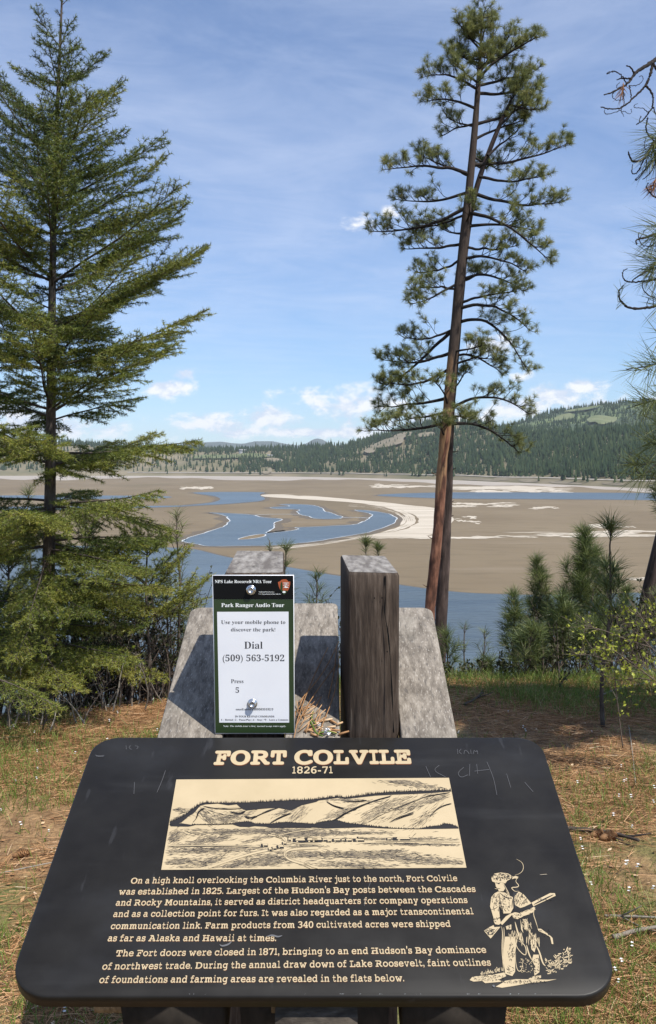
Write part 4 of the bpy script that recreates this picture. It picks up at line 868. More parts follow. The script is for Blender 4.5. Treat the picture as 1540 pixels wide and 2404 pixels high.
# ---------------------------------------------------------------- vegetation builders
UP = np.array([0, 0, 1.0])
def curve3(p0, d0, L, n, bend, rs, wob=.05):
    """a limb: starts along d0, bends by the vector bend over its length"""
    p = np.array(p0, float); d = nrm(d0); out_ = [p.copy()]; st = L / (n - 1)
    for i in range(n - 1):
        d = nrm(d + np.asarray(bend) / (n - 1) + rs.normal(0, wob, 3)); p = p + d * st; out_.append(p.copy())
    return np.array(out_)
def at_line(P, s):
    s = s * (len(P) - 1); i = min(int(s), len(P) - 2); f = s - i; return P[i] * (1 - f) + P[i + 1] * f, nrm(P[i + 1] - P[i])
def fir(base, H, Rm, seed, z0, label, cat='tree', dens=300, lean=(0, 0), top_up=1.0, wmin=.35, nl=.024, group=None, dark=0.0, skip=None, fat=0, nw=.0036):
    rs = np.random.RandomState(seed); root = thing('fir_tree', base, label, cat, group)
    tr = np.array([[base[0] + lean[0] * t + .012 * math.sin(t * 7), base[1] + lean[1] * t, base[2] - .1 + (H + .1) * t] for t in np.linspace(0, 1, 16)])
    tk = MB(); tube(tk, tr, np.linspace(H * .0098 + .004, .004, 16), 10); cr = MB(); wood = []
    S, E_, tg, R0 = [], [], [], []
    z = z0
    while z < H * .985:
        u_ = z / H; frac = 1 - (z - z0) / (H - z0)
        Lm = Rm * (min(1, (max(.012, frac - .06) / .43) ** .85) if fat else min(1, frac ** .8 * 1.02 + .03)) * (1 - .22 * max(0, (frac - .65) / .35) * fat)
        nb = (rs.randint(4, 7) if frac < .35 else rs.randint(6, 9)) if fat else rs.randint(5, 8); a0 = rs.uniform(0, 6.28)
        for k in range(nb + ((2 if fat else 3) if frac > .25 else 0)):
            inter = k >= nb; a = a0 + k * 6.283 / nb + rs.normal(0, .18); L = Lm * (rs.uniform(.80, 1.16) if fat else rs.uniform(.72, 1.12)) * (.55 if inter else 1)
            zz = z + rs.uniform(-.05, .05) + (rs.uniform(.08, .3) if inter else 0); p0, _ = at_line(tr, min(.995, max(0, (zz + .1) / (H + .1))))
            e = R((-8 + 48 * u_ ** 1.15 if fat else -6 + 52 * u_ ** 1.1) + rs.normal(0, 6)); d = np.array([math.cos(a) * math.cos(e), math.sin(a) * math.cos(e), math.sin(e)])
            if skip and skip(p0, d, L): continue
            bend = (0, 0, (.30 if fat else .55 if u_ > .3 else .05) * top_up - (.35 if u_ < .3 else 0)); n = 8
            P = curve3(p0, d, L, n, bend, rs, .05); btint = rs.normal(0, .10) - dark + (.24 - .46 * u_ if fat else 0)  # tall fir: sunlit lower and shaded upper boughs painted through the needle tint
            tube(tk, P, np.linspace(.003 + .006 * L, .0016, n), 5, cap=False)
            s = .10 + .04 / L
            while s < .98:
                q, t = at_line(P, s); hp = nrm(np.cross(t, UP)); rem = (1 - s)
                for sd in (-1, 1):
                    lt = min(.36, (.50 * L * rem ** .75 + .05)) * rs.uniform(.65, 1.15)
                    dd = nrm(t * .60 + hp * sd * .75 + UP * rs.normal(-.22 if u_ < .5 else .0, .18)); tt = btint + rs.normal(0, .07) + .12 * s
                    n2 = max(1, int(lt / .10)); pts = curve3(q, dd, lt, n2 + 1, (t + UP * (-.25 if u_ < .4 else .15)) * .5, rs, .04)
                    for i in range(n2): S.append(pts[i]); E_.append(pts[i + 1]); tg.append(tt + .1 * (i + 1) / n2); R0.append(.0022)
                    v = .22
                    while v < .92 and lt > .07:
                        q2, t2 = at_line(pts, v); h2 = nrm(np.cross(t2, UP))
                        for sd2 in (-1, 1):
                            l2 = max(.025, .40 * lt * (1 - v) + .015) * rs.uniform(.6, 1.2)
                            S.append(q2); E_.append(q2 + nrm(t2 * .65 + h2 * sd2 * .7 + UP * rs.normal(-.08, .2)) * l2); tg.append(tt + .12); R0.append(.0014)
                        v += .050 / lt
                s += (.066 if fat else .052) / L
            for i in range(4, n - 1): S.append(P[i]); E_.append(P[i + 1]); tg.append(btint + .1); R0.append(.002)
        z += rs.uniform(.8, 1.15) * max(.16, wmin * (.62 + (.24 if fat else .6) * frac))
    S, E_, tg, R0 = map(np.array, (S, E_, tg, R0))
    segs(tk, S, E_, R0, R0 * .6)
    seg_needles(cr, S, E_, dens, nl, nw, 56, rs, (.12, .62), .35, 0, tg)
    tk.build('trunk', M['bark'], root, True); cr.build('crown', M['fir'], root); return root
def tuft_needles(cr, P, D, n, L, w, rs, tint=(.1, .8), spread=52, along=.07, bend=0.0, tt=None):
    """bottle-brush end of a pine twig"""
    P = np.asarray(P); D = nrm(D); seg_needles(cr, P - D * along, P, n / along, L, w, spread, rs, tint, 0, bend, tt)
def sapling(px, ytop, Y_, wpx, label, seed, whorls=6, nb=5, dens=520, nl=.12, mat_='sapling', gap=0.0, tint=(.1, .7), up=.9, base=None, name='pine_sapling', cat='tree', group=None, brush=.65, nw=.0028, low=.12):
    rs = np.random.RandomState(seed); x = float(ray(px, 1200)[0] / ray(px, 1200)[1] * Y_); top = aty(px, ytop, Y_)
    if base is None: base = (x + rs.normal(0, .03), Y_, float(gz(x, Y_)))
    H = top[2] - base[2]; root = thing(name, base, label, cat, group); r = wpx / FPX * Y_ / 2
    t = np.linspace(0, 1, 12); tr = np.c_[base[0] + (top[0] - base[0]) * t + .03 * np.sin(t * 9 + seed) * H * .3, np.full(12, base[1]) + .02 * np.sin(t * 6), base[2] - .05 + (H + .05) * t]
    tr[-1] = top; tk = MB(); tube(tk, tr, np.linspace(.006 + .0075 * H, .004, 12), 7); cr = MB(); S, E_, T_ = [], [], []
    S.append(at_line(tr, .93)[0]); E_.append(top); T_.append(.1)
    for w_ in range(whorls):
        f = low + (1 - low) * ((w_ + .5) / whorls) ** .8; 
        if rs.uniform() < gap and w_ < whorls - 1: continue
        prof = min(1.0, (1 - f) * 1.7 + .18)
        a0 = rs.uniform(0, 6.28)
        for k in range(nb):
            a = a0 + k * 6.283 / nb + rs.normal(0, .25); L = max(.06, r * prof * rs.uniform(.6, 1.15)); e = R(15 + 45 * f + rs.normal(0, 8))
            p0, _ = at_line(tr, f); d = np.array([math.cos(a) * math.cos(e), math.sin(a) * math.cos(e), math.sin(e)]); P = curve3(p0, d, L, 6, (0, 0, up), rs, .06)
            tube(tk, P, np.linspace(.002 + .006 * L, .002, 6), 4, cap=False); b = rs.normal(0, .12)
            for i in range(5):
                if i / 5 >= 1 - brush: S.append(P[i]); E_.append(P[i + 1]); T_.append(b)
            if L > .25:
                for v in (.45, .62, .8):
                    q, tn = at_line(P, v); hp = nrm(np.cross(tn, UP)) * rs.choice([-1, 1]); l2 = L * rs.uniform(.18, .4); P2 = curve3(q, nrm(tn * .6 + hp * .7), l2, 4, (0, 0, up), rs, .06)
                    segs(tk, P2[:-1], P2[1:], .0025, .002)
                    for i in range(1, 3): S.append(P2[i]); E_.append(P2[i + 1]); T_.append(b + .05)
    seg_needles(cr, S, E_, dens, nl, nw, 46, rs, tint, 0, .25, T_)
    tk.build('trunk', M['bark'], root, True); cr.build('crown', M[mat_], root); return root

# ---------------------------------------------------------------- the young fir on the left
def gpos(px, Y_): x = float(ray(px, 1200)[0] / ray(px, 1200)[1] * Y_); return (x, Y_, float(gz(x, Y_)))
b = gpos(92, 6.1); tH = aty(148, -75, 6.1)[2] - b[2]
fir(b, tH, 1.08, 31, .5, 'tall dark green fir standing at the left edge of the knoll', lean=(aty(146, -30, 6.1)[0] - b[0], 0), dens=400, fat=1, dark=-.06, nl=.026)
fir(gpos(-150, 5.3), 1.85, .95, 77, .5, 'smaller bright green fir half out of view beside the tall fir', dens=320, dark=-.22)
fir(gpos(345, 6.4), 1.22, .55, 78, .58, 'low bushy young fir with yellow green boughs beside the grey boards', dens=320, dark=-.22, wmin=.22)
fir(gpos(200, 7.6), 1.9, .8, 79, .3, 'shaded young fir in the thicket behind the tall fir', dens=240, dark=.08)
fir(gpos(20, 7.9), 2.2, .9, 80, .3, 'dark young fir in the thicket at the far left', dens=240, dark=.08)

# ---------------------------------------------------------------- the two tall pines
PY = 21.0
c8 = lambda a, b: (837.6 + a * .4563, b * .4563)
def pine_trunk(pts, wpx, nm, mt, root):
    P = smooth_line(np.array([aty(x, y, PY + dy) for x, y, dy in pts]), 2); mb = MB(); rr = np.interp(np.linspace(0, 1, len(P)), np.linspace(0, 1, len(wpx)), wpx) / FPX * PY / 2
    rs = np.random.RandomState(len(pts)); rr = rr * (1 + .05 * rs.normal(size=len(P))); tube(mb, P, rr, 14); mb.tint[-1] = np.repeat(np.clip((P[:, 2] - P[0, 2]) / (P[-1, 2] - P[0, 2]), 0, 1), 14); return P, rr, mb
def limb_foliage(P, L, rs, tk, tips, wf=1.0, s0=.32, ss=1.0):
    s = s0 + rs.uniform(0, .08); side = 1
    while s < 1.0:
        q, t = at_line(P, min(s, .999)); hp = nrm(np.cross(t, UP)); side = -side
        lt = min(.75, .20 * ss + .42 * L * (1 - s) * wf) * rs.uniform(.55, 1.1)
        dd = nrm(t * rs.uniform(.4, .9) + hp * side * rs.uniform(.3, .9) + UP * rs.uniform(-.35, .45)); P2 = curve3(q, dd, lt, 6, UP * rs.uniform(.5, 1.3), rs, .12)
        tube(tk, P2, np.linspace(.009, .005, 6), 4, cap=False); tips.append((P2[-1], P2[-1] - P2[-2]))
        for v in (.3, .5, .72, .88):
            if rs.uniform() < .70:
                q2, t2 = at_line(P2, v); d2 = nrm(t2 * .7 + nrm(rs.normal(size=3)) * .8 + UP * .2); l2 = rs.uniform(.10, .26); P3_ = curve3(q2, d2, l2, 4, UP * .9, rs, .1); tube(tk, P3_, .0045, 3, cap=False); tips.append((P3_[-1], P3_[-1] - P3_[-2]))
        s += rs.uniform(.065, .115) / max(.6, L) 
    tips.append((P[-1], P[-1] - P[-2]))
LIMBS = [((612, 460), (365, 390), 30), ((600, 560), (360, 520), 25), ((590, 640), (430, 700), 10), ((575, 900), (165, 870), 30), ((565, 905), (330, 800), 0), ((560, 990), (230, 1030), -40), ((550, 1065), (70, 1190), -70), ((545, 1100), (330, 1180), -10), ((530, 1250), (235, 1280), -20), ((520, 1330), (300, 1400), -40),
         ((500, 1450), (275, 1565), -25), ((500, 1490), (300, 1490), 15), ((480, 1690), (245, 1740), -40), ((475, 1810), (130, 1850), -60), ((460, 1890), (140, 1970), -70), ((480, 1680), (130, 2000), -40), ((448, 2045), (110, 2090), -20), ((440, 2175), (62, 2215), -30),
         ((632, 400), (930, 190), 20), ((628, 440), (900, 375), 0), ((640, 480), (935, 450), -20), ((640, 640), (940, 515), -20), ((640, 720), (870, 620), 10), ((640, 850), (1095, 735), -50), ((650, 910), (960, 905), -40), ((640, 985), (1050, 1040), -60), ((610, 1090), (990, 1340), 50), ((600, 1165), (930, 1190), 20), ((590, 1270), (830, 1260), -30),
         ((575, 1330), (870, 1400), 40), ((565, 1440), (860, 1500), 50), ((550, 1590), (890, 1700), 70), ((545, 1560), (820, 1500), 10), ((540, 1665), (885, 1915), 120), ((525, 1830), (750, 1930), 40), ((520, 1880), (720, 1850), 20), ((500, 2110), (885, 2130), 80), ((490, 2180), (835, 2330), 60),
         ((622, 330), (480, 265), 0), ((626, 300), (700, 190), 0), ((626, 260), (515, 110), 0), ((628, 210), (685, 85), -6), ((628, 190), (585, 115), 0), ((626, 350), (850, 230), 0), ((618, 430), (470, 300), 0), ((632, 380), (800, 170), 0), ((625, 290), (760, 300), -10), ((628, 240), (560, 170), 0)]
def crownlimb(tk, tips, a, b, sag, rs, dy=None, path=None):
    if path is not None: yy = a[1] * .4563; a = ((np.interp(yy, [p_[1] for p_ in path[::-1]], [p_[0] for p_ in path[::-1]]) - 837.6) / .4563, a[1])
    A_ = np.array(c8(*a)); B_ = np.array(c8(*b)); L2 = np.linalg.norm(B_ - A_); dY = rs.uniform(-.5, .5) * L2 / FPX * PY if dy is None else dy; pts = []
    for s in np.linspace(0, 1, 9):
        q = A_ + (B_ - A_) * s + np.array([0, -sag * .4563 * math.sin(s * math.pi) * (1 if sag > 0 else .6) + (0 if sag > 0 else 0)]); q = q + rs.normal(0, 1.3, 2) * (0 < s < 1)
        pts.append(aty(q[0], q[1], PY + dY * s))
    P = smooth_line(np.array(pts), 1); L = np.linalg.norm(np.diff(P, axis=0), axis=1).sum(); tube(tk, P, np.linspace(.014 + .016 * min(L, 2), .007, len(P)), 6, cap=False)
    limb_foliage(P, L, rs, tk, tips, .6 if a[1] < 330 else 1.0, ss=.55 if a[1] < 330 else 1.0, s0=.26 if L > .7 else .08)
def tall_pine(label, path, wpx, bark, limbs, seed, extra, loc):
    rs = np.random.RandomState(seed); root = thing('pine_tree', loc, label, 'tree', 'tall pines behind the sign')
    P, rr, tk = pine_trunk(path, wpx, 'trunk', bark, root); lm = MB(); cr = MB(); tips = []
    for a, b_, sg in limbs: crownlimb(lm, tips, a, b_, sg, rs, path=path)
    for k in range(extra):
        f = rs.uniform(.40, .99); q, t = at_line(P, f); L = (1.25 if f < .8 else .8) * (1.0 - .55 * max(0, (f - .55) / .45)) * rs.uniform(.6, 1.1); a = rs.choice([1.57, -1.57]) + rs.normal(0, .6)
        Pl = curve3(q, (math.cos(a), math.sin(a), rs.uniform(-.2, .5)), L, 8, (0, 0, rs.uniform(-.6, .5)), rs, .08); tube(lm, Pl, np.linspace(.014 + .016 * L, .007, 8), 5, cap=False); limb_foliage(Pl, L, rs, lm, tips)
    if tips:
        TP = np.array([a for a, _ in tips]); TD = np.array([b_ for _, b_ in tips]); tuft_needles(cr, TP, TD, 62, .135, .0046, rs, (.05, .80), 55, .075, .35, rs.normal(0, .13, len(TP)))
    for f in np.linspace(.03, .36, 15):
        q, t = at_line(P, f + rs.uniform(-.01, .01)); a = rs.uniform(0, 6.28); d = np.array([math.cos(a), -abs(math.sin(a)) * .5, rs.uniform(-.1, .4)]); l = rs.uniform(.10, .26); tube(tk, [q, q + d * l * .6, q + d * l + UP * .03], [.016, .012, .008], 5)
    tk.build('trunk', bark, root, True); lm.build('limbs', M['limb'], root)
    if tips: cr.build('crown', M['pine'], root)
    return root
pathA = [(1001, 1640, 0), (1007, 1440, 0), (1023, 1300, 0), (1032, 1200, 0), (1037, 1100, 0), (1043, 1040, 0), (1053, 950, 0), (1068, 780, 0), (1085, 600, 0), (1103, 430, 0), (1116, 290, 0), (1124, 180, 0), (1129, 110, 0), (1130, 50, 0)]
pathB = [(1028, 1700, .55), (1034, 1480, .55), (1043, 1300, .55), (1050, 1180, .55), (1054, 1100, .5), (1055, 1040, .45), (1062, 930, .38), (1074, 780, .35), (1090, 600, .3), (1104, 500, .3), (1124, 420, .2), (1150, 350, .1), (1186, 262, 0), (1200, 238, 0)]
A_, r_, _m = None, None, None
mA = [l for l in LIMBS if not (l[0][0] > 640 and 470 < l[0][1] < 1000)]; mB = [l for l in LIMBS if (l[0][0] > 640 and 470 < l[0][1] < 1000)]
tall_pine('tall pine with red plated lower trunk and ragged needle crown', pathA, [30, 27, 25, 24, 24, 24, 24, 24, 22, 18, 14, 9, 5, 3], M['pinebark'], mA, 41, 22, tuple(aty(1003, 1640, PY)))
M['snag'] = mat('pale dry stem bark', ((.3, (.07, .055, .048)), (.6, (.17, .13, .11)), (.8, (.26, .21, .18))), scale=3.5, detail=7, coords='gc', stretch=(2.6, 2.6, .45), bump=.03, rough=.95)
tall_pine('slender pine with dark furrowed trunk rising close behind the red trunked pine', pathB, [35, 32, 29, 25, 20, 18, 16, 17, 15, 14, 12, 10, 8, 6], M['greybark'], mB + [((735, 640), (905, 480), -10), ((760, 600), (850, 420), 0), ((690, 800), (860, 640), 0), ((800, 545), (870, 400), 0), ((800, 540), (930, 560), -10)], 43, 0, tuple(aty(1030, 1700, PY + .55)))

# ---------------------------------------------------------------- pine boughs hanging in from the right
def bough_tree():
    rs = np.random.RandomState(12); Yb = 4.1; base = (2.85, 5.0, float(gz(2.85, 5.0))); root = thing('pine_tree', base, 'pine at the right edge whose bare and needled boughs hang into view', 'tree')
    tk = MB(); tr = np.array([[2.85 - .05 * t, 5.0, base[2] - .1 + 4.8 * t] for t in np.linspace(0, 1, 10)]); tube(tk, tr, np.linspace(.19, .03, 10), 14)
    lm = MB(); cr = MB(); dead = MB()
    c = lambda L: [(1369 + a * .2725, 72.8 + b * .2725) for a, b in L]
    def tw(L, w0, w1, d0=0.0, d1=0.0, conv=True):
        q = smooth_line(c(L) if conv else L, 3); n = len(q); dy = np.linspace(d0, d1, n); P = np.array([aty(x, y, Yb + e) for (x, y), e in zip(q, dy)]); P = P + rs.normal(0, .0012, P.shape); tube(lm, P, np.linspace(w0, w1, n) / FPX * Yb / 2 * (1 + .12 * rs.normal(size=n)), 6); return P
    tw([(1000, 150), (800, 190), (700, 215), (628, 240), (590, 270), (500, 325), (440, 365), (410, 420), (375, 460), (300, 505), (180, 550)], 14, 2.4, .5, 0)
    tw([(600, 275), (580, 380), (540, 470), (480, 530), (420, 590), (350, 650), (300, 672), (200, 672), (155, 655)], 7, 2, .05, -.1)
    tw([(440, 360), (405, 310), (375, 300)], 4, 2); tw([(375, 455), (350, 400), (290, 355), (240, 345), (203, 362), (215, 371), (250, 342)], 3.4, 1.2)
    tw([(410, 408), (330, 408), (295, 418)], 4, 2); tw([(395, 470), (450, 472), (500, 450), (521, 410), (505, 383), (482, 395)], 2, 1.1); tw([(375, 465), (330, 480), (290, 495), (285, 470), (315, 440)], 2, 1)
    tw([(300, 505), (258, 530), (248, 570), (285, 600), (345, 592), (360, 540)], 2, 1.2); tw([(398, 470), (410, 530), (418, 582)], 3.4, 2); tw([(540, 475), (580, 510), (606, 570), (600, 650), (560, 720), (500, 780), (460, 805)], 5.5, 2)
    tw([(497, 735), (475, 800)], 2.2, 1.6); tw([(560, 705), (530, 670), (480, 662), (440, 660), (438, 638), (466, 625)], 2, .9); tw([(350, 500), (345, 580), (362, 620), (320, 680), (350, 735)], 2.4, 1); tw([(330, 700), (360, 690), (385, 712), (412, 712), (420, 690), (412, 675)], 1.4, .8); tw([(325, 680), (250, 710), (200, 718), (180, 700), (185, 680)], 1.8, 1)
    tw([(605, 660), (618, 700), (640, 760)], 3, 2); tw([(604, 280), (640, 340), (700, 420)], 6, 4)
    # needled shoots
    tw([(1000, 700), (800, 800), (680, 870), (620, 950), (560, 1050), (520, 1110), (430, 1128), (398, 1085), (390, 1042)], 12, 2.2, .4, 0); tw([(520, 1110), (490, 1190), (440, 1242), (415, 1215), (425, 1153)], 3.4, 1.8)
    tw([(545, 1110), (550, 1170), (500, 1240), (455, 1290), (448, 1278), (490, 1235)], 3.4, 1.5); tw([(640, 1060), (610, 1180), (560, 1245), (515, 1277)], 3.4, 1.8); tw([(555, 750), (540, 830), (552, 890), (610, 945)], 3.6, 3)
    tw([(800, 1500), (628, 1440), (570, 1392), (538, 1340), (562, 1308)], 5, 1.6); tw([(545, 920), (520, 980), (540, 1020)], 2, 1.5)
    tw([(1000, 1600), (700, 1720), (628, 1745), (540, 1780), (470, 1792), (450, 1810), (462, 1840)], 8, 1.8, .3, 0); tw([(480, 1735), (478, 1790), (510, 1860), (640, 1850)], 2, 2); tw([(530, 1720), (490, 1780)], 1.6, 1.4)
    tw([(1000, 1900), (700, 1980), (628, 2005), (520, 2090), (440, 2130), (420, 2165)], 8, 2, .3, 0); tw([(700, 2110), (628, 2140), (540, 2152), (430, 2170), (358, 2150), (334, 2105), (345, 2062), (380, 2048)], 5, 1.8); tw([(560, 2090), (500, 2170), (530, 2260), (640, 2310)], 2.4, 2)
    tw([(1000, 2300), (700, 2350), (560, 2385), (420, 2395), (350, 2362), (310, 2302), (304, 2240), (345, 2195)], 9, 2.2, .3, 0); tw([(550, 2385), (552, 2330), (570, 2300)], 2, 1.5); tw([(610, 2390), (600, 2300)], 2, 1.5)
    def tf(L, n, l, spread, mbx=cr, along=.10, tint=(0, .5), y=0):
        a, b = [np.array(aty(x, yy, Yb + y)) for x, yy in L]; d = nrm(b - a); seg_needles(mbx, [b - d * along], [b], n * .6 / along, l, .0028, spread, rs, tint, 0, .12)
    for L, n, l, sp in ((c([(680, 900), (600, 1000)]), 130, .17, 50), (c([(660, 960), (560, 1060)]), 70, .15, 40), (c([(690, 1000), (620, 1090)]), 90, .15, 55), (c([(700, 840), (640, 880)]), 70, .15, 60), (c([(640, 1020), (600, 1130)]), 60, .14, 40), (c([(700, 1650), (630, 1690)]), 80, .16, 60), (c([(660, 1740), (560, 1790)]), 60, .13, 50), (c([(700, 1960), (610, 2000)]), 150, .17, 45), (c([(660, 2010), (560, 2070)]), 70, .14, 50),
                        (c([(640, 1810), (590, 1850)]), 60, .13, 60), (c([(680, 2110), (600, 2150)]), 80, .13, 55), (c([(320, 2260), (335, 2205)]), 34, .06, 40), (c([(700, 2360), (640, 2372)]), 80, .14, 60),
                        ([(1560, 850), (1518, 860)], 110, .15, 55), ([(1560, 870), (1480, 868)], 60, .12, 40), ([(1550, 935), (1505, 950)], 150, .15, 62), ([(1600, 990), (1540, 1000)], 120, .16, 60), ([(1580, 1040), (1520, 1040)], 130, .15, 55), ([(1560, 1080), (1478, 1092)], 110, .13, 50), ([(1570, 1100), (1500, 1118)], 100, .15, 55), ([(1600, 900), (1560, 905)], 90, .15, 60), ([(1590, 960), (1550, 975)], 110, .15, 60), ([(1600, 1060), (1555, 1070)], 110, .15, 60), ([(1600, 780), (1548, 790)], 80, .14, 60), ([(1600, 1120), (1550, 1135)], 90, .13, 60)): tf(L, n, l, sp)
    for L in ([(1640, 830), (1540, 858), (1470, 866)], [(1650, 920), (1540, 940), (1490, 952)], [(1650, 1000), (1560, 1000), (1525, 1040)], [(1650, 1060), (1560, 1078), (1490, 1096), (1470, 1085)], [(1540, 1090), (1505, 1122), (1490, 1100), (1502, 1070)], [(1600, 1110), (1530, 1125)]): tw(L, 5, 2, .25, 0, False)
    for L in (c([(340, 490), (332, 545)]), c([(640, 1250), (590, 1350)]), c([(650, 1300), (600, 1370)])): tf(L, 60, .06, 35, dead, .05, (.1, .9))
    # the crown above and outside the view: it shades the ground behind the sign
    tips = []
    for k in range(110):
        z = rs.uniform(1.9, 3.1); a = rs.uniform(0, 6.28); L = rs.uniform(.4, 1.0); P = curve3((2.75, 4.65, z), (math.cos(a), math.sin(a), .1), L, 8, (0, 0, -.2), rs, .08)
        if (P[:, 0] < .385 * P[:, 1] + .12).any() or (P[:, 1] < 4.3).any(): continue
        tube(lm, P, np.linspace(.03, .008, 8), 5, cap=False); limb_foliage(P, L, rs, lm, tips)
    tips = [t for t in tips if t[0][0] > .37 * t[0][1] + .12 and 4.38 < t[0][1] < 5.3 and t[0][2] < 3.5]
    TP = np.array([a for a, _ in tips]); TD = np.array([b_ for _, b_ in tips]); tuft_needles(cr, TP, TD, 80, .16, .0075, rs, (.05, .7), 52, .10, .3)
    tk.build('trunk', M['greybark'], root, True); lm.build('limbs', M['limb'], root); cr.build('crown', M['pine'], root); dead.build('dead_needles', M['deadneedle'], root)
bough_tree()
# the leaning trunk at the right edge, farther off
r = thing('pine_tree', gpos(1490, 8.6), 'dark leaning pine trunk at the right edge above the saplings', 'tree')
mb = MB(); P = np.array([aty(x, y, 8.6) for x, y in ((1478, 1640), (1500, 1500), (1520, 1405), (1545, 1300), (1575, 1180), (1620, 1000))]); tube(mb, smooth_line(P, 2), np.linspace(.075, .06, len(smooth_line(P, 2))), 10); mb.build('trunk', M['greybark'], r, True)
rs = np.random.RandomState(71); lm = MB(); cr = MB(); tips = []
for k in range(12):
    p0, _ = at_line(P, rs.uniform(.6, 1)); P2 = curve3(p0, (rs.uniform(.2, 1), rs.uniform(-.5, .8), .2), rs.uniform(.5, 1.0), 7, (0, 0, .2), rs, .08); tube(lm, P2, np.linspace(.02, .006, 7), 5, cap=False); limb_foliage(P2, .8, rs, lm, tips)
tuft_needles(cr, np.array([a for a, _ in tips]), np.array([b_ for _, b_ in tips]), 40, .13, .004, rs, (.05, .7), 52, .10, .3); lm.build('limbs', M['limb'], r); cr.build('crown', M['pine'], r)

# ---------------------------------------------------------------- saplings
GS = 'pine saplings on the edge of the knoll'
for a in ((1258, 1318, 8.6, 165, 'dense rounded pine sapling right of the two tall trunks', 101, 10, 7, 640, .12), (1374, 1254, 8.2, 215, 'tallest bushy pine sapling in the right hand thicket', 102, 11, 7, 600, .13),
          (1205, 1400, 7.6, 110, 'bright pine sapling at the near side of the dense rounded one', 107, 8, 6, 600, .12), (1318, 1410, 7.2, 120, 'short pine sapling in the middle of the right hand thicket', 108, 8, 6, 600, .12),
          (1470, 1390, 7.6, 130, 'low pine sapling behind the fresh green leaved shrub', 109, 8, 6, 600, .12), (1550, 1400, 7.9, 150, 'pine sapling cut off by the right edge', 110, 8, 6, 600, .12), (1150, 1560, 7.3, 90, 'ankle high pine sapling beside the thin bare stemmed ones', 116, 4, 5, 420, .10),
          (1250, 1480, 7.0, 150, 'broad low pine sapling under the dense rounded one', 117, 5, 6, 520, .12), (1400, 1470, 7.0, 150, 'broad low pine sapling under the tallest bushy one', 118, 5, 6, 520, .12)):
    sapling(*a[:5], a[5], whorls=a[6], nb=a[7], dens=a[8], nl=a[9], group=GS)
sapling(1436, 1236, 5.7, 130, 'thin dark stemmed pine sapling with one brush of needles at its top', 103, whorls=5, nb=4, dens=800, nl=.15, gap=.15, brush=.5, nw=.0034, group=GS, low=.42)
sapling(1092, 1466, 9.0, 90, 'thin bare stemmed pine sapling standing before the water', 104, whorls=3, nb=3, dens=260, nl=.11, brush=.4, group=GS, low=.4)
sapling(1138, 1482, 9.3, 130, 'thin pine sapling with crooked twigs standing before the water', 105, whorls=4, nb=4, dens=260, nl=.11, brush=.4, group=GS, low=.3)
sapling(1046, 1488, 8.0, 100, 'bushy pine sapling at the foot of the dark furrowed trunk', 106, whorls=5, nb=5, dens=460, nl=.13, group=GS)
sapling(672, 1284, 7.2, 90, 'pine sapling top showing between the two wooden posts beside the left one', 111, whorls=7, nb=4, dens=420, nl=.11, group=GS)
sapling(632, 1268, 8.0, 26, 'tiny pine tip showing above the left wooden post', 112, whorls=5, nb=3, dens=300, nl=.06, group=GS)
sapling(742, 1350, 7.2, 130, 'sparse pine sapling showing midway between the two wooden posts', 113, whorls=6, nb=4, dens=340, nl=.11, group=GS)
sapling(858, 1264, 9.0, 70, 'dense pine sapling top showing above the right wooden post', 114, whorls=8, nb=6, dens=700, nl=.11, group=GS)
sapling(885, 1275, 9.3, 50, 'smaller pine sapling top just right of the one above the right post', 119, whorls=8, nb=6, dens=600, nl=.10, group=GS)
sapling(416, 1208, 6.9, 190, 'tall sparse pine sapling left of the audio tour sign', 115, whorls=5, nb=3, dens=300, nl=.11, brush=.4, group=GS, low=.5, up=.5)
sapling(452, 1385, 7.2, 120, 'reddish dying pine sapling left of the audio tour sign', 120, whorls=6, nb=5, dens=420, nl=.10, tint=(.55, 1.0), group=GS)
sapling(392, 1395, 6.7, 90, 'small dark pine sapling under the tall sparse one', 121, whorls=4, nb=4, dens=320, nl=.10, brush=.5, group=GS)
sapling(70, 1140, 9.0, 130, 'pale green pine sapling behind the tall fir at far left', 122, whorls=9, nb=4, dens=400, nl=.12, group=GS)

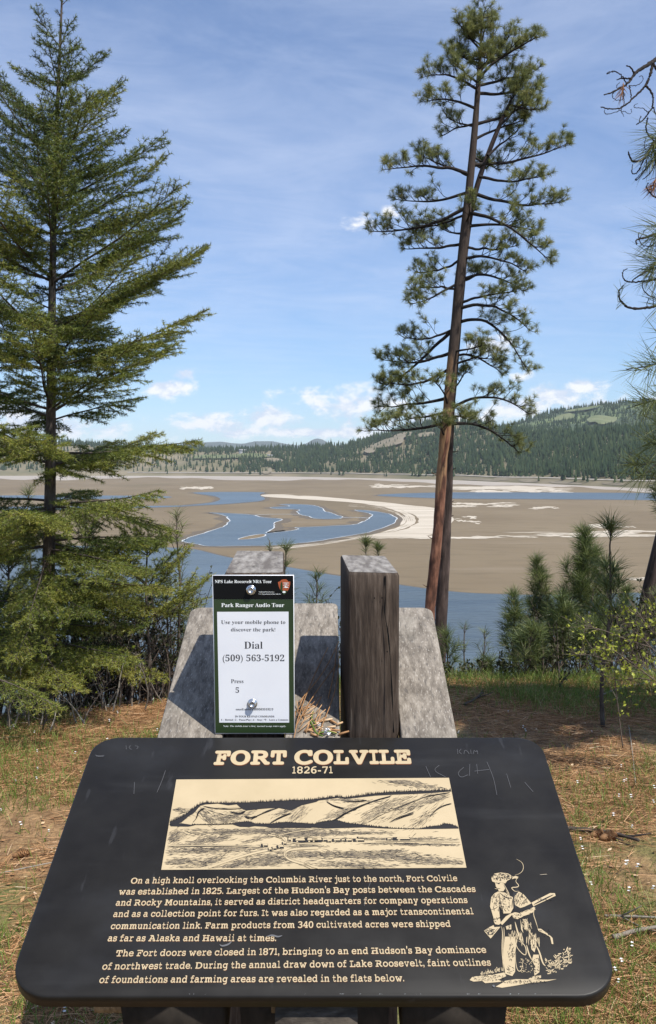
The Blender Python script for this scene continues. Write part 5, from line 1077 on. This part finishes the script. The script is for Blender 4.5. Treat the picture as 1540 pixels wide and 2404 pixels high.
# ---------------------------------------------------------------- shrubs and brush
def shrub(px, Y_, H, Wd, label, seed, stems=9, leaves=700, mt='darkleaf', ls=.032, name='shrub', cat='shrub', group=None, base=None, leaf_from=.35, tint=(.1, .8), tw=(0, .6)):
    rs = np.random.RandomState(seed); b = base or gpos(px, Y_); root = thing(name, b, label, cat, group); tk = MB(); cr = MB(); S, E_, LP, LD = [], [], [], []
    for k in range(stems):
        a = rs.uniform(0, 6.28); ln = rs.uniform(.05, .55); p0 = np.array(b) + np.array([rs.normal(0, Wd * .22), rs.normal(0, .12), -.03]); P = curve3(p0, (math.cos(a) * ln, math.sin(a) * ln, 1), H * rs.uniform(.55, 1.05), 9, (rs.normal(0, .25), rs.normal(0, .2), .1), rs, .09)
        tube(tk, P, np.linspace(.004 + .004 * H, .0015, 9), 5, rs.uniform(*tw), cap=False)
        for v in np.linspace(.2, .95, 9):
            q, t = at_line(P, v); d = nrm(t * .6 + nrm(rs.normal(size=3)) * .8); l = H * rs.uniform(.08, .26); P2 = curve3(q, d, l, 4, (0, 0, .2), rs, .15); S += list(P2[:-1]); E_ += list(P2[1:])
            if v > leaf_from:
                m_ = max(1, int(leaves / stems / 8)); f = rs.uniform(.15, 1, m_)
                for ff in f: q2, t2 = at_line(P2, ff); LP.append(q2); LD.append(nrm(t2 + rs.normal(0, .7, 3)))
    segs(tk, S, E_, .0019, .0011, rs.uniform(*tw)); tk.build('stem', M['twig'], root)
    if LP and leaves:
        LP, LD = np.array(LP), np.array(LD); n = len(LP); sd = nrm(np.cross(LD, rs.normal(size=(n, 3)))); L = ls * rs.uniform(.5, 1.2, (n, 1)); nn = np.cross(LD, sd)
        V = np.stack([LP, LP + LD * L * .5 + sd * L * .32 + nn * L * .08, LP + LD * L - nn * L * .1, LP + LD * L * .5 - sd * L * .32 + nn * L * .08], 1); k = np.arange(n)[:, None] * 4
        cr.add(V, T=np.concatenate([k + [[0, 1, 2]], k + [[0, 2, 3]]]), tint=np.repeat(np.clip(rs.uniform(tint[0], tint[1], n), 0, 1), 4)); cr.build('leaves', M[mt], root)
    return root
GB = 'brush under the firs at the left'
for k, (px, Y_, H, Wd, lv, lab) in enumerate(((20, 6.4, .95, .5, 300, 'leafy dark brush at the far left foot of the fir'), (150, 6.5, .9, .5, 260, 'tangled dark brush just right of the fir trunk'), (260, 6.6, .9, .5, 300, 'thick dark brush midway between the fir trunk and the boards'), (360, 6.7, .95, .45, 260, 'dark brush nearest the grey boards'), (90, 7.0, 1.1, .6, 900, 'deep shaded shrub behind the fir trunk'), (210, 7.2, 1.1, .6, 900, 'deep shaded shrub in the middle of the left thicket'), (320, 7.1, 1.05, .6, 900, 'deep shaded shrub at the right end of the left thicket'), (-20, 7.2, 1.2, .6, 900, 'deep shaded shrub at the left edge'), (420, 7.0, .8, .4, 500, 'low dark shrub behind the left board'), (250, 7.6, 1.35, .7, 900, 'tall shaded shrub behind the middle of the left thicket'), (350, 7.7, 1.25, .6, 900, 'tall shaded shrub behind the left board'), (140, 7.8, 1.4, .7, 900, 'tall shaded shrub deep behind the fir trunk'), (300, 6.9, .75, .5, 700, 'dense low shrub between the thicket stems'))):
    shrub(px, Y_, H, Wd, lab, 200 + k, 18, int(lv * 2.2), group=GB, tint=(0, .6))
for k, (px, Y_, H, lab) in enumerate(((60, 6.0, .62, 'bare grey stems with a few green leaves at the foot of the fir'), (112, 5.8, .55, 'bare pale stems rising from the litter right of the fir trunk'), (20, 5.7, .62, 'bare arching stems at the left edge'), (160, 5.7, .5, 'knobbly bare sapling stems right of the leafy ones'), (245, 6.2, .55, 'bare upright stems in front of the dark thicket'), (310, 6.3, .6, 'lichen spotted bare stem near the grey boards'), (375, 6.4, .5, 'thin bare stems beside the grey boards'))):
    shrub(px, Y_, H, .28, lab, 230 + k, 5, 26 if k in (0, 1, 2, 4) else 0, mt='leaf', ls=.03, name='bare_shrub', group=GB, leaf_from=.5, tw=(.5, 1))
GR = 'undergrowth shrubs behind the right hand saplings'
for k, (px, Y_, H, lab) in enumerate(((1090, 7.2, .22, 'low dark shrub at the water side of the two trunks'), (1180, 7.2, .26, 'dark shrub under the thin bare stemmed saplings'), (1270, 7.5, .62, 'dark shrub under the dense rounded sapling'), (1360, 7.4, .75, 'dark shrub under the tallest bushy sapling'), (1450, 7.2, .8, 'dark shrub behind the fresh green leaved one'), (1540, 7.2, .85, 'dark shrub at the right edge'), (1320, 6.9, .45, 'thin brush in the grass before the saplings'), (1420, 8.3, 1.1, 'tall dark shrub deep in the right thicket'), (1300, 8.4, .9, 'dark shrub deep behind the middle saplings'), (1520, 8.4, 1.2, 'tall dark shrub deep at the right edge'), (640, 7.4, .5, 'shrub with small leaves seen between the posts'), (780, 7.5, .8, 'leafy dark twigs beside the right wooden post'))):
    shrub(px, Y_, H, .55, lab, 260 + k, 12, 480, group=GR, tint=(.05, .75))
def leafy(px0, lines, Y_, label, seed, base):
    rs = np.random.RandomState(seed); root = thing('leafy_shrub', base, label, 'shrub'); tk = MB(); cr = MB(); LP, LD = [], []
    for L, w in lines:
        q = smooth_line(L, 2); n = len(q); P = np.array([aty(a, b, Y_ + dy) for (a, b), dy in zip(q, np.linspace(0, rs.uniform(-.25, .25), n))]); tube(tk, P, np.linspace(w, 1.2, n) / FPX * Y_ / 2, 5, rs.uniform(.3, .8))
        for k in range(int(n * 2.2)):
            v = rs.uniform(.25, 1); c, t = at_line(P, v); P2 = curve3(c, nrm(t * .5 + rs.normal(0, .6, 3)), rs.uniform(.03, .14), 4, (0, 0, .2), rs, .1); segs(tk, P2[:-1], P2[1:], .0013, .0009, .5)
            for m_ in range(rs.randint(1, 5)): c2_, t2 = at_line(P2, rs.uniform(.4, 1)); LP.append(c2_); LD.append(nrm(t2 + rs.normal(0, .7, 3)))
    LP, LD = np.array(LP), np.array(LD); n = len(LP); sd = nrm(np.cross(LD, rs.normal(size=(n, 3)))); L = .021 * rs.uniform(.5, 1.3, (n, 1)); nn = np.cross(LD, sd)
    V = np.stack([LP, LP + LD * L * .5 + sd * L * .34 + nn * L * .1, LP + LD * L - nn * L * .1, LP + LD * L * .5 - sd * L * .34 + nn * L * .1], 1); k = np.arange(n)[:, None] * 4
    cr.add(V, T=np.concatenate([k + [[0, 1, 2]], k + [[0, 2, 3]]]), tint=np.repeat(rs.uniform(.1, 1, n), 4)); tk.build('stem', M['twig'], root); cr.build('leaves', M['leaf'], root)
leafy(0, [([(1700, 1750), (1620, 1660), (1540, 1600), (1470, 1545), (1420, 1515)], 6), ([(1700, 1680), (1600, 1600), (1530, 1520), (1470, 1465), (1440, 1445)], 5), ([(1680, 1560), (1580, 1520), (1520, 1470), (1500, 1440)], 4), ([(1620, 1660), (1560, 1560), (1545, 1480), (1550, 1430)], 4), ([(1540, 1600), (1500, 1590), (1450, 1600), (1405, 1580)], 3), ([(1470, 1545), (1440, 1555), (1395, 1540), (1370, 1535)], 2.4),
      ([(1530, 1520), (1480, 1505), (1420, 1480), (1372, 1468)], 3), ([(1600, 1620), (1560, 1600), (1520, 1560)], 3)], 4.7, 'shrub with fresh yellow green leaves at the right edge', 290, (2.0, 4.7, float(gz(2.0, 4.7))))
leafy(0, [([(1462, 1755), (1448, 1640), (1440, 1560), (1425, 1500)], 3.4), ([(1448, 1640), (1420, 1590), (1390, 1560)], 2.2), ([(1440, 1570), (1455, 1530), (1462, 1490)], 2)], 5.2, 'slim upright stem with a few fresh leaves before the saplings', 291, gpos(1462, 5.2))

# ---------------------------------------------------------------- litter, grass, flowers, sticks
rs = np.random.RandomState(55)
def ground_pts(n, y0=2.2, y1=7.4, pw=1.0):
    y = y0 + (y1 - y0) * rs.uniform(0, 1, n) ** pw; x = rs.uniform(-.42, .42, n) * y; return x, y
def sees(x, y):            # the ground under the sign is never seen
    return ~((np.abs(x + .02) < .40 + .0 * y) & (y < 3.6))
x, y = ground_pts(100000, 2.3, 7.6, .9); k = sees(x, y) & (fbm(x * 1.7, y * 1.7, 31) + .5 * fbm(x * 6, y * 6, 37) + rs.uniform(-.25, .25, len(x)) > -.16); x, y = x[k], y[k]; n = len(x)
a = rs.uniform(0, 6.283, n) + 2 * fbm(x * 2, y * 2, 8); D = nrm(np.c_[np.cos(a), np.sin(a) * .7, rs.normal(.02, .10, n)]); Bp = np.c_[x, y, gz(x, y) + rs.uniform(.002, .014, n)]
mb = MB(); blades(mb, Bp, D, rs.uniform(.06, .17, n), .0022, np.clip(rs.beta(2, 2.2, n) + .2 * fbm(x * 3, y * 3, 44), 0, 1), .12, rs)
o = mb.build('needle_litter', M['litter']); tag(o, 'brown fallen pine needles strewn over the knoll', 'needle litter', None, 'stuff')
x, y = ground_pts(110000, 2.3, 7.6, .9); dn = fbm(x * 1.1 + 3, y * 1.1, 61, 4); edge = np.clip((y - 6.0) / .8, 0, 1) * np.clip((x - .6) * 2, 0, 1)
k = sees(x, y) & (rs.uniform(0, 1, len(x)) < np.clip((dn + .10) * 2.4, .05, 1) * .9 + edge * .8); x, y = x[k], y[k]; n = len(x)
cl = rs.normal(0, .02, (n, 2)); a = rs.uniform(0, 6.283, n); t = rs.uniform(.1, .9, n); D = nrm(np.c_[np.cos(a) * t, np.sin(a) * t, np.ones(n)]); Bp = np.c_[x + cl[:, 0], y + cl[:, 1], gz(x, y) - .004]
mb = MB(); blades(mb, Bp, D, rs.uniform(.025, .095, n) * (1 + .6 * (y > 6)), .0030, np.clip(rs.beta(2, 2.4, n) + .15 * (rs.uniform(size=n) > .8), 0, 1), .6, rs)
o = mb.build('grass', M['grass']); tag(o, 'short green and straw coloured grass growing through the litter', 'grass', None, 'stuff')
# broad bits: bark flakes, dead leaves
x, y = ground_pts(2600, 2.3, 7.2, .9); k = sees(x, y); x, y = x[k], y[k]; n = len(x); mb = MB()
a = rs.uniform(0, 6.28, n); s = rs.uniform(.004, .016, n); p = np.c_[x, y, gz(x, y) + .008]; d1 = np.c_[np.cos(a), np.sin(a), rs.normal(0, .25, n)] * s[:, None]; d2 = np.c_[-np.sin(a), np.cos(a), rs.normal(0, .25, n)] * s[:, None] * .5
kk = np.arange(n)[:, None] * 4; mb.add(np.stack([p - d1, p - d2, p + d1, p + d2], 1), Q=kk + [[0, 1, 2, 3]], tint=np.repeat(rs.uniform(0, 1, n), 4))
o = mb.build('bark_flakes', M['litter']); tag(o, 'small bark flakes and dead leaf bits in the litter', 'bark flakes', None, 'stuff')
# white flowers: one plant, then copies
def flower_plant():
    root = thing('white_flower', (0, 0, 0), 'tiny white flower on a thin green stem in the litter', 'flower', 'small white flowers on the knoll'); st = MB(); pt_ = MB(); r2 = np.random.RandomState(2)
    P = curve3((0, 0, 0), (.1, 0, 1), .07, 5, (.3, .1, 0), r2, .05); tube(st, P, .0009, 4, .4); blades(st, np.zeros((5, 3)), nrm(r2.normal(size=(5, 3)) + [0, 0, .6]), .03, .006, .5, .4, r2)
    for h in (P[-1], P[-2] + np.array([.008, .004, .004])):
        for q in range(5):
            a = q * 1.257; c = np.array([math.cos(a), math.sin(a), .35]); s_ = np.array([-math.sin(a), math.cos(a), 0]); pt_.add([h, h + c * .004 + s_ * .0026, h + c * .0075, h + c * .004 - s_ * .0026], Q=[[0, 1, 2, 3]])
    st.build('stem', M['grass'], root); pt_.build('petals', M['petal'], root); return root
f0 = flower_plant(); nf = 0; tries = 0
while nf < 80 and tries < 4000:
    tries += 1; yy = rs.uniform(2.6, 6.6); xx = rs.uniform(-.36, .36) * yy
    if not sees(np.array([xx]), np.array([yy]))[0] or fbm(np.array([xx * .9]), np.array([yy * .9]), 77)[0] < -.02 or abs(xx) < .27 * yy - .1 and yy < 5.0: continue
    if nf == 0: r = f0
    else:
        r = f0.copy(); C.objects.link(r)
        for ch in f0.children: c_ = ch.copy(); C.objects.link(c_); c_.parent = r
    s_ = rs.uniform(.55, 1.0); r.location = (xx, yy, float(gz(xx, yy))); r.rotation_euler = (0, 0, rs.uniform(0, 6.28)); r.scale = (s_, s_, s_); nf += 1
def stick(pts, rad, label, nm='fallen_stick', cat='stick', tint=.5, mt='twig', forks=2, seed=0):
    rs2 = np.random.RandomState(seed); P = np.array([(*atz(a, b, 0)[:2], 0) for a, b in pts]); P[:, 2] = gz(P[:, 0], P[:, 1]) + rad + np.linspace(.005, .02, len(P)); P = smooth_line(P, 2)
    root = thing(nm, P[0], label, cat, 'sticks lying on the litter'); mb = MB(); tube(mb, P, np.linspace(rad, rad * .5, len(P)) * (1 + .1 * rs2.normal(size=len(P))), 7, tint); mb.build('stem', M[mt], root)
    mb = MB()
    for k in range(forks): q, t = at_line(P, rs2.uniform(.3, .8)); tube(mb, curve3(q, t + rs2.normal(0, .6, 3) * [1, 1, .3], .12, 4, (0, 0, .1), rs2), [rad * .5, rad * .4, rad * .3, rad * .2], 5, tint)
    if forks: mb.build('side_twig', M[mt], root)
stick([(1330, 1950), (1400, 1956), (1450, 1968), (1500, 1990)], .012, 'dark crooked stick lying beside the right edge of the panel', tint=.1, seed=1)
stick([(1420, 2160), (1480, 2168), (1540, 2178)], .007, 'thin pale stick at the right edge near the lower corner of the panel', tint=.9, seed=2)
stick([(1440, 2215), (1490, 2205), (1560, 2200)], .010, 'broken pale stick below the thin pale one', tint=.8, seed=3)
stick([(1090, 1655), (1110, 1650), (1135, 1636)], .010, 'short dark branch stub beside the right hand board', tint=.2, seed=4)
stick([(1400, 1640), (1450, 1625), (1520, 1618)], .008, 'pale fallen branch under the saplings at right', tint=1.0, seed=5)
stick([(0, 2045), (60, 2040), (130, 2030)], .003, 'long thin dry twig on the grass at left', tint=1.0, forks=0, seed=6)
stick([(1476, 1700), (1484, 1760), (1492, 1850)], .003, 'slender dry stalk at the right edge of the shade', tint=1.0, forks=0, seed=7)
def cone_(px, py, label, seed, s=.034):
    rs2 = np.random.RandomState(seed); p = atz(px, py, 0); p[2] = gz(p[0], p[1]) + s * .55; root = thing('pine_cone', (p[0], p[1], p[2] - s * .5), label, 'pine cone', 'pine cones on the litter'); mb = MB(); ax = nrm(np.array([1, .3, .1])); e1 = nrm(np.cross(ax, UP)); e2 = np.cross(ax, e1)
    tube(mb, [p - ax * s, p - ax * s * .4, p + ax * s * .5, p + ax * s], [s * .2, s * .42, s * .35, s * .1], 10, .3); mb.build('core', M['litter'], root); mb = MB()
    for k in range(90):
        f = k / 90.0; a = k * 2.4; r_ = s * .5 * math.sin(.35 + f * 2.5); q = p + ax * s * (1.7 * f - .85); o_ = e1 * math.cos(a) + e2 * math.sin(a); t_ = np.cross(ax, o_); b_ = q + o_ * r_ * .7; e_ = q + o_ * r_ * 1.35 + ax * s * .12
        mb.add([b_ - t_ * s * .12, b_ + t_ * s * .12, e_ + t_ * s * .14, e_ + ax * s * .06, e_ - t_ * s * .14], P=[[0, 1, 2, 3, 4]], tint=rs2.uniform(.1, .8))
    mb.build('scales', M['litter'], root)
cone_(1402, 1962, 'brown pine cone lying by the dark crooked stick', 1); cone_(1428, 1972, 'pale pine cone right of the brown one by the crooked stick', 2, .04); cone_(50, 2010, 'weathered pine cone in the litter left of the panel', 3, .035)
# dry debris caught on the middle board
deb = thing('dry_needles', onb(735, 1690), 'dry needles and twigs caught on the board between the posts', 'dry needles'); nd = MB(); rs = np.random.RandomState(9)
for L in ([(690, 1735), (700, 1680), (735, 1590), (770, 1520)], [(692, 1710), (730, 1640), (790, 1560)], [(745, 1730), (790, 1620), (795, 1560)], [(700, 1650), (760, 1580), (796, 1505)], [(770, 1640), (785, 1580), (790, 1520)]):
    q = smooth_line(L, 2); P = np.array([onp(a, b_, BO + .006 + .012 * math.sin(i / len(q) * 3)) for i, (a, b_) in enumerate(q)]); tube(nd, P, .0011, 4, .45)
for k in range(26):
    a = rs.uniform(690, 745); b_ = rs.uniform(1660, 1727); an = rs.normal(-1.0, .4); l = rs.uniform(18, 50); tube(nd, [onp(a, b_, BO + .003), onp(a + l * math.cos(an), b_ + l * math.sin(an), BO + .012)], .0011, 4, rs.uniform(.3, .9))
for k in range(14):
    a = rs.uniform(700, 800); b_ = rs.uniform(1690, 1730); tube(nd, [onp(a, b_, BO + .003), onp(a + rs.uniform(8, 26), b_ + rs.uniform(-8, 8), BO + .006)], [.0032, .002], 5, rs.uniform(.3, 1))
nd.build('needle', M['litter'], deb)
mb = MB()
for L in ([(728, 1692), (735, 1706), (742, 1722), (758, 1728)], [(735, 1670), (730, 1690), (742, 1700)], [(742, 1722), (770, 1716), (790, 1722)]): q = smooth_line(L, 2); tube(mb, np.array([onp(a, b_, BO + .008) for a, b_ in q]), .0018, 5, .4)
mb.build('green_stalk', M['grass'], deb)
mb = MB()
for (a, b_) in ((770, 1712), (772, 1722), (764, 1718), (748, 1700)):
    p = onp(a, b_, BO + .009)
    for q in range(6): d = nrm(rs.normal(size=3)); s_ = nrm(np.cross(d, rs.normal(size=3))); mb.add([p - d * .006, p + s_ * .003, p + d * .006, p - s_ * .003], Q=[[0, 1, 2, 3]])
mb.build('petals', M['petal'], deb)
# ---------------------------------------------------------------- the air over the valley
mb = MB(); hx = 16000; V = [(sx_ * hx, y_, z_) for z_ in (-38, 640) for sx_, y_ in ((-1, -300), (1, -300), (1, 17500), (-1, 17500))]
mb.add(V, Q=[[3, 2, 1, 0], [4, 5, 6, 7], [0, 1, 5, 4], [1, 2, 6, 5], [2, 3, 7, 6], [3, 0, 4, 7]])
hm = bpy.data.materials.new('valley air'); hm.use_nodes = True; t = hm.node_tree; t.nodes.clear(); o_ = t.nodes.new('ShaderNodeOutputMaterial'); pvn = t.nodes.new('ShaderNodeVolumePrincipled')
pvn.inputs['Color'].default_value = (.80, .89, 1.0, 1); pvn.inputs['Density'].default_value = 3.2e-5; pvn.inputs['Anisotropy'].default_value = 0.0; t.links.new(pvn.outputs[0], o_.inputs['Volume'])
hz = mb.build('haze', hm); hz['kind'] = 'stuff'; hz['label'] = 'thin blue air over the valley'; hz['category'] = 'haze'
